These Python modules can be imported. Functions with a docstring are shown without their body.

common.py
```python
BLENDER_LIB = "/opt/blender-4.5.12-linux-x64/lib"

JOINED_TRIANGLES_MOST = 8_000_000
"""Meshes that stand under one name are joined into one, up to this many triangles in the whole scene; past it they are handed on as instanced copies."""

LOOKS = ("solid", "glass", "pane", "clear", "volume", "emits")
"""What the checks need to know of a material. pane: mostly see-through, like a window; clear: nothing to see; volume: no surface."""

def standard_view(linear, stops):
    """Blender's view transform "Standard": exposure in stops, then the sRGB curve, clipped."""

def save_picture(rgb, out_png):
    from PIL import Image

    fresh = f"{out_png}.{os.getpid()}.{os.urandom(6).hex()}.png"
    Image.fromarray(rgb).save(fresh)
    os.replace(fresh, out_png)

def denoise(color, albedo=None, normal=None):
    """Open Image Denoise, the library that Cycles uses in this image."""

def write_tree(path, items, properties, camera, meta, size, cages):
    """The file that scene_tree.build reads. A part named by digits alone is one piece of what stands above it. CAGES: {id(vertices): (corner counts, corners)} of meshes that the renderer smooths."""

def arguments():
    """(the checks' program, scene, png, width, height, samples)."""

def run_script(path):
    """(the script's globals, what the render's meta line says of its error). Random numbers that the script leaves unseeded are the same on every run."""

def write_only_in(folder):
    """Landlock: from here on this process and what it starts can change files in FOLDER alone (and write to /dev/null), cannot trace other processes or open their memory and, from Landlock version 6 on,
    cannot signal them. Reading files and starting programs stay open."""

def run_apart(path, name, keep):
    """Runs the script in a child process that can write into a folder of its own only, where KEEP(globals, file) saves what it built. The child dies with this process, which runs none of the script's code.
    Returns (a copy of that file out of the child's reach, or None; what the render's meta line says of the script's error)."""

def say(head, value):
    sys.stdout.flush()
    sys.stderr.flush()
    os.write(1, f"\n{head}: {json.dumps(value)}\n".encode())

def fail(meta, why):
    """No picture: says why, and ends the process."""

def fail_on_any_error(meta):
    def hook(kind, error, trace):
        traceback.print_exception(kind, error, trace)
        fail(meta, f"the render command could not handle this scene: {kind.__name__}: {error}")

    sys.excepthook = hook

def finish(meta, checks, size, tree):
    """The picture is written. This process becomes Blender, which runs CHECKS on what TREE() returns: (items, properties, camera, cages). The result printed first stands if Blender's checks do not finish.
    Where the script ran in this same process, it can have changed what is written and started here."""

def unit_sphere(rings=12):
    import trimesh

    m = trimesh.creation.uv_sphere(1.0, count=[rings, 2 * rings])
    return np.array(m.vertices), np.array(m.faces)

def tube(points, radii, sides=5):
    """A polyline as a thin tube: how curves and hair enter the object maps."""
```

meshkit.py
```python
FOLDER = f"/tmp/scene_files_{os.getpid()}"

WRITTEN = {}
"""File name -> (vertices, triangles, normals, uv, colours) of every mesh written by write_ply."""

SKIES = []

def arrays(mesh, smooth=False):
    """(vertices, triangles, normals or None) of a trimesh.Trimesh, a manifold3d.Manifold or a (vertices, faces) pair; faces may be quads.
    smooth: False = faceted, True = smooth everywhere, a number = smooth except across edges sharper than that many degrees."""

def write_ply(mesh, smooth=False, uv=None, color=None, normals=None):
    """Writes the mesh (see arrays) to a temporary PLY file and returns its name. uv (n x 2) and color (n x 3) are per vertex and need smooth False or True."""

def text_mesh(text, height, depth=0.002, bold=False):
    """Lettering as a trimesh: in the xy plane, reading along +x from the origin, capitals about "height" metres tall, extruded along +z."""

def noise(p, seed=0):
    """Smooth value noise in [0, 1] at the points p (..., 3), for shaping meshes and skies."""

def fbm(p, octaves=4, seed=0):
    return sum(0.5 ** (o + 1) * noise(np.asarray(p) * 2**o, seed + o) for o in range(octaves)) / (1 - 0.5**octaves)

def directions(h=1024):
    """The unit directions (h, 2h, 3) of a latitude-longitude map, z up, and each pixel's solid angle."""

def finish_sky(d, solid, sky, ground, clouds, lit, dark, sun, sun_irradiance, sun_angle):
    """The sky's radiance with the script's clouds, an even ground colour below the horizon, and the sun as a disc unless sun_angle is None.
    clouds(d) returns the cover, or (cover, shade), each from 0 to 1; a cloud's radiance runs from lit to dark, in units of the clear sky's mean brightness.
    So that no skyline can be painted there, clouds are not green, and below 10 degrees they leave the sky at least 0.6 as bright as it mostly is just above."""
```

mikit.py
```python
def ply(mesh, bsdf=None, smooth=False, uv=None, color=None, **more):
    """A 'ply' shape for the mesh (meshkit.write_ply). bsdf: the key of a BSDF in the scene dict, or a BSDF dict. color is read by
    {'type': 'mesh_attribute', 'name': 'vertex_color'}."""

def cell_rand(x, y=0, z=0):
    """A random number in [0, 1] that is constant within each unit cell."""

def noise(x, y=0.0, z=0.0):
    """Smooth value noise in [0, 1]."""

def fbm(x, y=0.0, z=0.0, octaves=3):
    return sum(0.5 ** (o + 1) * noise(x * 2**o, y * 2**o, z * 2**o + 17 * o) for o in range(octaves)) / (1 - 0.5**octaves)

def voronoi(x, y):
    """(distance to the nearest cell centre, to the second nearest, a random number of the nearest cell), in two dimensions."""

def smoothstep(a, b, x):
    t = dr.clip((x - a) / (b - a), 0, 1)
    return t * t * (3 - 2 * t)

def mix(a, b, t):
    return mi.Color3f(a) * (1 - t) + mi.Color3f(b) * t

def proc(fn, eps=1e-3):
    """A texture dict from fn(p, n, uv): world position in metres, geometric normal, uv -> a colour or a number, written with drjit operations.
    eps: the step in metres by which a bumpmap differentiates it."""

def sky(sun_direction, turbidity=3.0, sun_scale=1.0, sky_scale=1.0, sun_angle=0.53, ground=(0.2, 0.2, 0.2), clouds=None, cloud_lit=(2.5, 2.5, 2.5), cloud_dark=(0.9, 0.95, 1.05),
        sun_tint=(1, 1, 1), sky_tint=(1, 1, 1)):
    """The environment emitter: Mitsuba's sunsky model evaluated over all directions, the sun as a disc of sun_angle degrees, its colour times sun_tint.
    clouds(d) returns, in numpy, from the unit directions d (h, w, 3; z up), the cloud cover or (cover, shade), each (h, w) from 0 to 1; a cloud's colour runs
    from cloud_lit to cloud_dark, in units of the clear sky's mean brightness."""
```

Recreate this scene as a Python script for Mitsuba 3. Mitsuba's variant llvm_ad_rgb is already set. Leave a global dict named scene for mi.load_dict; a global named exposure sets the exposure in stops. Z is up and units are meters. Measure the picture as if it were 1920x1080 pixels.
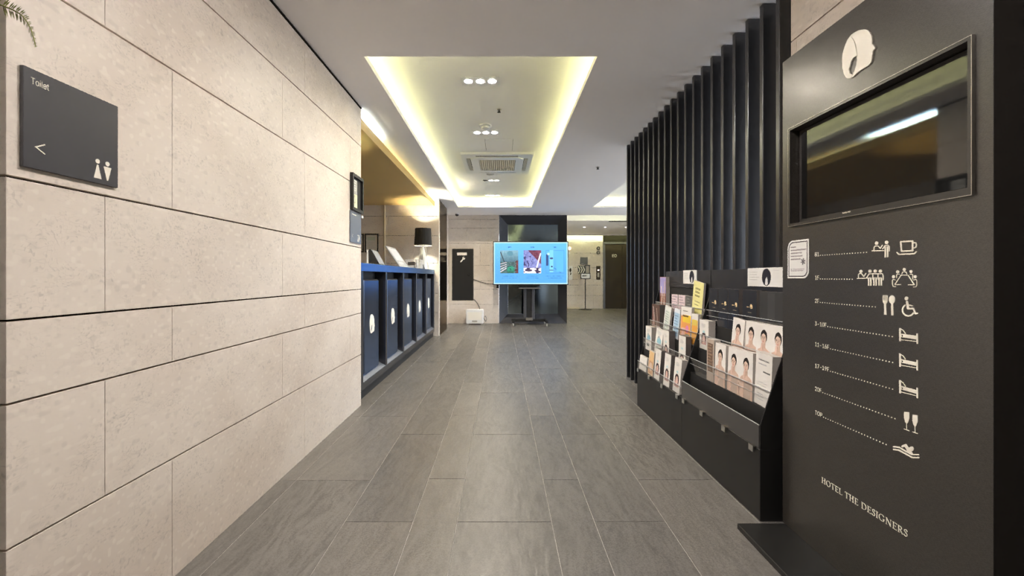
import math, random
import numpy as np, trimesh, mitsuba as mi, drjit as dr
import mikit, meshkit
from shapely.geometry import Polygon, LineString, LinearRing, Point, box as sbox
from shapely.ops import unary_union
from shapely import affinity

T = mi.ScalarTransform4f
scene, labels = {}, {}
rng = random.Random(7)

# ---------------------------------------------------------------- camera, exposure
exposure = 0.48
scene['camera'] = {'type': 'perspective', 'fov': math.degrees(2 * math.atan(960 / 800)), 'fov_axis': 'x', 'near_clip': 0.05, 'far_clip': 100.0,
                   'principal_point_offset_x': 20 / 1920, 'principal_point_offset_y': 21.5 / 1080,
                   'to_world': T().look_at(origin=[0, 0, 1], target=[0, 1, 1], up=[0, 0, 1])}
# lamp strengths (the lamps themselves are built with their fixtures below)
LAMP = (430.0, 383.0, 318.0)        # recessed halogen triples, warm
LAMP_FILL = (560.0, 522.0, 496.0)  # unseen downlights added above the camera as fill, neutral
COVE = (8.2, 8.4, 3.8)            # cove strips, yellowish
COOL = (75.0, 125.0, 200.0)           # cool strip ends over the reception
SCREEN = 0.98
SKY = 24.0

# overcast daylight that enters through the open entrance on the right, beyond the slat screen
scene['sky'] = {**mikit.sky((-0.4, -0.3, 0.8), turbidity=4.0, sun_scale=0.0, sky_scale=SKY, sun_angle=None, ground=(0.55, 0.55, 0.55), clouds=lambda d: (np.full(d.shape[:2], 0.85), np.full(d.shape[:2], 0.3)), cloud_lit=(1.15, 1.2, 1.3), cloud_dark=(0.9, 0.95, 1.05)), 'sampling_weight': 3.0}

# ---------------------------------------------------------------- materials
def rgb(c): return {'type': 'rgb', 'value': [float(x) for x in (c if hasattr(c, '__len__') else (c, c, c))]}
def pri(key, color, rough=0.5, spec=0.5, metal=0.0, **k):
    d = {'type': 'principled', 'base_color': color if isinstance(color, dict) else rgb(color), 'roughness': float(rough), 'metallic': float(metal)}
    if metal == 0: d['specular'] = float(spec)
    d.update(k)
    scene[key] = {'type': 'twosided', 'bsdf': d}
N, F = mikit.noise, mikit.fbm

def stone_fn(dark, light):
    def fn(p, n, uv):
        a = p.x * 0.97 + 13.1; b = p.y + 7.7; c = p.z
        big = F(a * 2.3, b * 2.3, c * 2.3, octaves=3)
        w = N(a * 14, b * 14, c * 14)
        v = N(a * 85 + 4 * w, b * 85 - 4 * w, c * 85 + 3 * w)
        ridge = 1 - dr.abs(2 * v - 1)
        m = mikit.smoothstep(0.35, 0.70, N(a * 17 + 5, b * 17, c * 17))
        fl = 0.35 * mikit.smoothstep(0.80, 1.0, ridge) * m + 0.8 * mikit.smoothstep(0.62, 0.85, N(a * 150 + 20 * w, b * 150, c * 150 - 20 * w)) * m + 0.5 * mikit.smoothstep(0.6, 0.85, N(a * 55, b * 55 + 3, c * 55))
        lightfl = mikit.smoothstep(0.62, 0.85, N(a * 70, b * 70 + 9, c * 70)) * (1 - m)
        col = mikit.mix(dark, light, mikit.smoothstep(0.3, 0.7, big))
        col = col * (1 - 0.17 * fl)
        return mikit.mix(col, mi.Color3f(0.80, 0.745, 0.66), 0.35 * lightfl)
    return fn
pri('stone', mikit.proc(stone_fn((0.62, 0.545, 0.475), (0.705, 0.638, 0.566))), 0.45, 0.4)
pri('stone_plain', (0.62, 0.55, 0.45), 0.4, 0.4)
pri('joint', (0.012, 0.011, 0.010), 0.9, 0.05)

def slate_fn(lo, hi, seed):
    def fn(p, n, uv):
        w = F(p.x * 5 + seed, p.y * 3, 1.7, octaves=3)
        s = N(p.x * 38 + 9 * w, p.y * 7 + 5 * w, seed)
        s2 = N(p.x * 110 + 14 * w, p.y * 26 + 9 * w, seed + 3)
        g = N(p.x * 260, p.y * 260, 1.0)
        t = 0.26 * s + 0.30 * s2 + 0.16 * w + 0.28 * g
        return mikit.mix(lo, hi, mikit.smoothstep(0.15, 0.85, t))
    return fn
def slate_bump(p, n, uv):
    w = F(p.x * 5, p.y * 3, 1.7, octaves=2)
    return 0.7 * N(p.x * 40 + 9 * w, p.y * 8 + 5 * w, 2.0) + 0.3 * N(p.x * 120 + 14 * w, p.y * 30, 4.0)
for i, (lo, hi) in enumerate((((0.090, 0.085, 0.079), (0.152, 0.145, 0.136)), ((0.080, 0.076, 0.072), (0.140, 0.134, 0.127)), ((0.098, 0.092, 0.085), (0.165, 0.156, 0.145)))):
    scene[f'slate_{i}'] = {'type': 'twosided', 'bsdf': {'type': 'bumpmap', 'arbitrary': mikit.proc(slate_bump, eps=2e-3), 'scale': 0.0011,
        'bsdf': {'type': 'principled', 'base_color': mikit.proc(slate_fn(lo, hi, 3.7 * i)), 'roughness': 0.37, 'specular': 0.5}}}
pri('grout', (0.30, 0.29, 0.27), 0.8, 0.2)
pri('paint', (0.86, 0.84, 0.82), 0.8, 0.2)
pri('paint_shade', (0.40, 0.38, 0.37), 0.8, 0.2)
pri('gold_paint', (0.70, 0.48, 0.18), 0.40, 0.5, 0.35)
pri('black_lacquer', (0.006, 0.006, 0.007), 0.28, 0.9, clearcoat=0.5, clearcoat_gloss=0.6)
pri('desk_black', (0.010, 0.010, 0.012), 0.4, 0.5)
scene['desk_top_blue_sheen'] = {'type': 'blendbsdf', 'weight': 0.66, 'a': {'type': 'ref', 'id': 'desk_black'}, 'b': {'type': 'twosided', 'bsdf': {'type': 'roughconductor', 'material': 'none', 'alpha': 0.07, 'specular_reflectance': rgb((0.32, 0.54, 1.0))}}}  # black worktop; the blue tint paints in the television reflection
scene['desk_panel_blue_sheen'] = {'type': 'blendbsdf', 'weight': 0.52, 'a': {'type': 'ref', 'id': 'desk_black'}, 'b': {'type': 'twosided', 'bsdf': {'type': 'roughconductor', 'material': 'none', 'alpha': 0.07, 'specular_reflectance': rgb((0.28, 0.42, 0.74))}}}  # same painted blue on the panels, standing for the reflected screen
pri('ledge_pale_sheen', (0.30, 0.33, 0.40), 0.32, 0.5, 0.7)  # pale metal colour stands in for light reflected on the desk ledges
pri('post_black', (0.012, 0.012, 0.014), 0.3, 0.8)
pri('end_shade', (0.004, 0.004, 0.004), 0.6, 0.15)  # near-black for the painted shade on the directory board end
pri('black_satin', (0.011, 0.011, 0.011), 0.42, 0.4)
pri('black_matt', (0.016, 0.016, 0.016), 0.6, 0.35)
def tower_fn(p, n, uv):
    return mikit.mix((0.026, 0.0235, 0.0205), (0.038, 0.0345, 0.0300), N(p.x * 300, p.y * 420, p.z * 420))
pri('tower_paint', mikit.proc(tower_fn), 0.27, 0.8)
pri('screen_glass', (0.006, 0.006, 0.006), 0.035, 0.75)
pri('bezel', (0.03, 0.028, 0.026), 0.25, 0.6)
pri('edge_metal', (0.38, 0.36, 0.33), 0.3, 0.5, 0.9)
pri('white_print', (0.86, 0.82, 0.72), 0.5, 0.3)
pri('sign_grey', (0.038, 0.038, 0.043), 0.38, 0.5)
pri('sign_blue', (0.13, 0.15, 0.19), 0.3, 0.6)
pri('print', {'type': 'mesh_attribute', 'name': 'vertex_color'}, 0.32, 0.45)
pri('pages', (0.42, 0.39, 0.36), 0.7, 0.2)
pri('pages_dark', (0.10, 0.09, 0.085), 0.6, 0.3)
pri('white_plastic', (0.80, 0.80, 0.78), 0.35, 0.5)
pri('grey_plastic', (0.42, 0.40, 0.36), 0.5, 0.4)
pri('ac_grille', (0.74, 0.68, 0.56), 0.5, 0.3)
pri('dark_gap', (0.03, 0.03, 0.028), 0.8, 0.2)
pri('chrome', (0.75, 0.75, 0.75), 0.18, 0.5, 1.0)
pri('door_bronze', (0.030, 0.023, 0.018), 0.55, 0.2)
pri('portal_grey', (0.060, 0.062, 0.070), 0.33, 0.6)
scene['tinted_mirror'] = {'type': 'twosided', 'bsdf': {'type': 'roughconductor', 'material': 'none', 'specular_reflectance': rgb((0.15, 0.18, 0.195)), 'alpha': 0.012}}
scene['dark_mirror'] = {'type': 'twosided', 'bsdf': {'type': 'roughconductor', 'material': 'none', 'specular_reflectance': rgb((0.30, 0.27, 0.23)), 'alpha': 0.02}}
scene['acrylic'] = {'type': 'thindielectric', 'int_ior': 1.49}
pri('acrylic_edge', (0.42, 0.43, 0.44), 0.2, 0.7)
pri('acrylic_smoke', (0.05, 0.05, 0.052), 0.12, 0.7)
pri('fern_green', (0.30, 0.32, 0.11), 0.5, 0.3)
pri('terracotta', (0.35, 0.28, 0.22), 0.7, 0.3)
pri('clear_glass', (0.72, 0.72, 0.66), 0.12, 0.7)
pri('shade_black', (0.02, 0.02, 0.02), 0.7, 0.2)
pri('shade_lining', (0.75, 0.70, 0.55), 0.7, 0.2)
pri('pipe_cream', (0.66, 0.58, 0.42), 0.45, 0.4)

# ---------------------------------------------------------------- helpers
def bx(x0, x1, y0, y1, z0, z1, r=0.0):
    """box, chamfered by r"""
    x0, x1 = sorted((x0, x1)); y0, y1 = sorted((y0, y1)); z0, z1 = sorted((z0, z1))
    if r <= 0:
        m = trimesh.creation.box((x1 - x0, y1 - y0, z1 - z0)); m.apply_translation(((x0 + x1) / 2, (y0 + y1) / 2, (z0 + z1) / 2)); return m
    r = min(r, 0.45 * min(x1 - x0, y1 - y0, z1 - z0))
    pts = []
    for a in (0, 1):
        for b in (0, 1):
            for c in (0, 1):
                P = [(x0, x1)[a], (y0, y1)[b], (z0, z1)[c]]; s = [1 - 2 * a, 1 - 2 * b, 1 - 2 * c]
                for k in range(3):
                    q = list(P)
                    for j in range(3):
                        if j != k: q[j] += s[j] * r
                    pts.append(q)
    return trimesh.Trimesh(*(lambda h: (h.vertices, h.faces))(trimesh.convex.convex_hull(np.array(pts))), process=False)
def cat(*ms): return trimesh.util.concatenate([m for m in ms])
def cyl(p0, p1, r, n=16):
    return trimesh.creation.cylinder(r, segment=[p0, p1], sections=n)
def tube(pts, r, n=8):
    import common
    raise NotImplementedError
def sweep(pts, r, n=8):
    """round tube along a polyline"""
    p = np.asarray(pts, float); t = np.gradient(p, axis=0); t /= np.linalg.norm(t, axis=1, keepdims=True)
    a = np.cross(t, np.where(np.abs(t[:, 2:]) < 0.9, [[0, 0, 1.0]], [[1.0, 0, 0]])); a /= np.linalg.norm(a, axis=1, keepdims=True); b = np.cross(t, a)
    ang = np.arange(n) * 2 * np.pi / n
    R = np.broadcast_to(np.asarray(r, float), (len(p),))[:, None, None]
    v = (p[:, None] + R * (np.cos(ang)[None, :, None] * a[:, None] + np.sin(ang)[None, :, None] * b[:, None])).reshape(-1, 3)
    f = []
    for i in range(len(p) - 1):
        for j in range(n):
            k = (j + 1) % n; f += [[i * n + j, i * n + k, (i + 1) * n + k], [i * n + j, (i + 1) * n + k, (i + 1) * n + j]]
    v = np.vstack([v, p[0], p[-1]]); e = len(v)
    for j in range(n):
        k = (j + 1) % n; f += [[e - 2, k, j], [e - 1, (len(p) - 1) * n + j, (len(p) - 1) * n + k]]
    m = trimesh.Trimesh(v, f, process=False); m.fix_normals(); return m
def lathe(profile, c, n=28):
    m = trimesh.creation.revolve(np.array(profile, float), sections=n); m.apply_translation(c); return m
used = set()
def key_of(name):
    if name not in used: used.add(name); return name
    i = 1
    while f'{name}_{i:03d}' in used: i += 1
    used.add(f'{name}_{i:03d}'); return f'{name}_{i:03d}'
def put(name, mesh, mat, parent=None, smooth=False, **k):
    key = key_of((parent + '__' if parent else '') + name)
    scene[key] = mikit.ply(mesh, mat, smooth, **k); return key
def thing(name, label, category, group=None):
    key = key_of(name); lab(key, label, category, group); return key
def lab(key, label=None, category=None, group=None, kind=None):
    d = {}
    if label: d['label'] = label
    if category: d['category'] = category
    if group: d['group'] = group
    if kind: d['kind'] = kind
    labels[key] = d
def struct(name, mesh, mat, label, smooth=False):
    key = put(name, mesh, mat, None, smooth); lab(key, label, kind='structure'); return key
def lamp(name, mesh, L, parent, weight=1.0):
    key = put(name, mesh, 'white_plastic', parent); scene[key]['emitter'] = {'type': 'area', 'radiance': rgb(L), 'sampling_weight': float(weight)}; return key
def polys(g):
    return [p for p in getattr(g, 'geoms', [g]) if isinstance(p, Polygon) and p.area > 1e-10]
def frame_map(m, O, U, V, W):
    M = np.eye(4); M[:3, 0], M[:3, 1], M[:3, 2], M[:3, 3] = U, V, W, O
    m = m.copy(); m.vertices = m.vertices @ M[:3, :3].T + M[:3, 3]
    if np.linalg.det(M[:3, :3]) < 0: m.faces = m.faces[:, ::-1]
    return m
def extr(g, d): return cat(*[trimesh.creation.extrude_polygon(p, d, engine='earcut') for p in polys(g)])
def relief(g, d, fr): return frame_map(extr(g, d), *fr)
def text(s, h, fr, u, v, d=0.001, bold=False, sx=1.0):
    m = meshkit.text_mesh(s, h, d, bold); m.apply_scale([sx, 1, 1]); m.apply_translation((u, v, 0)); return frame_map(m, *fr)
def text_width(s, h, sx=1.0): return meshkit.text_mesh(s, h, 0.001).bounds[1][0] * sx
def printed(name, layers, fr, parent, step=0.0003, base=0.0004):
    """flat print: coloured shapes on a sheet, each in its own thin layer, as one mesh with vertex colours"""
    ms, cs = [], []
    for i, (g, c) in enumerate(layers):
        if not polys(g): continue
        m = extr(g, base + step * i); ms.append(m); cs.append(np.tile(np.array(c, float), (len(m.vertices), 1)))
    m = frame_map(cat(*ms), *fr)
    m2 = (np.array(m.vertices), np.array(m.faces))
    return put(name, m2, 'print', parent, False, color=np.vstack(cs))
def line(pts, w, cap=2): return LineString(pts).buffer(w / 2, cap_style=cap, join_style=2, quad_segs=4)
def disc(x, y, rx, ry=None): return affinity.scale(Point(x, y).buffer(rx, quad_segs=6), 1, (ry or rx) / rx)

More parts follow.
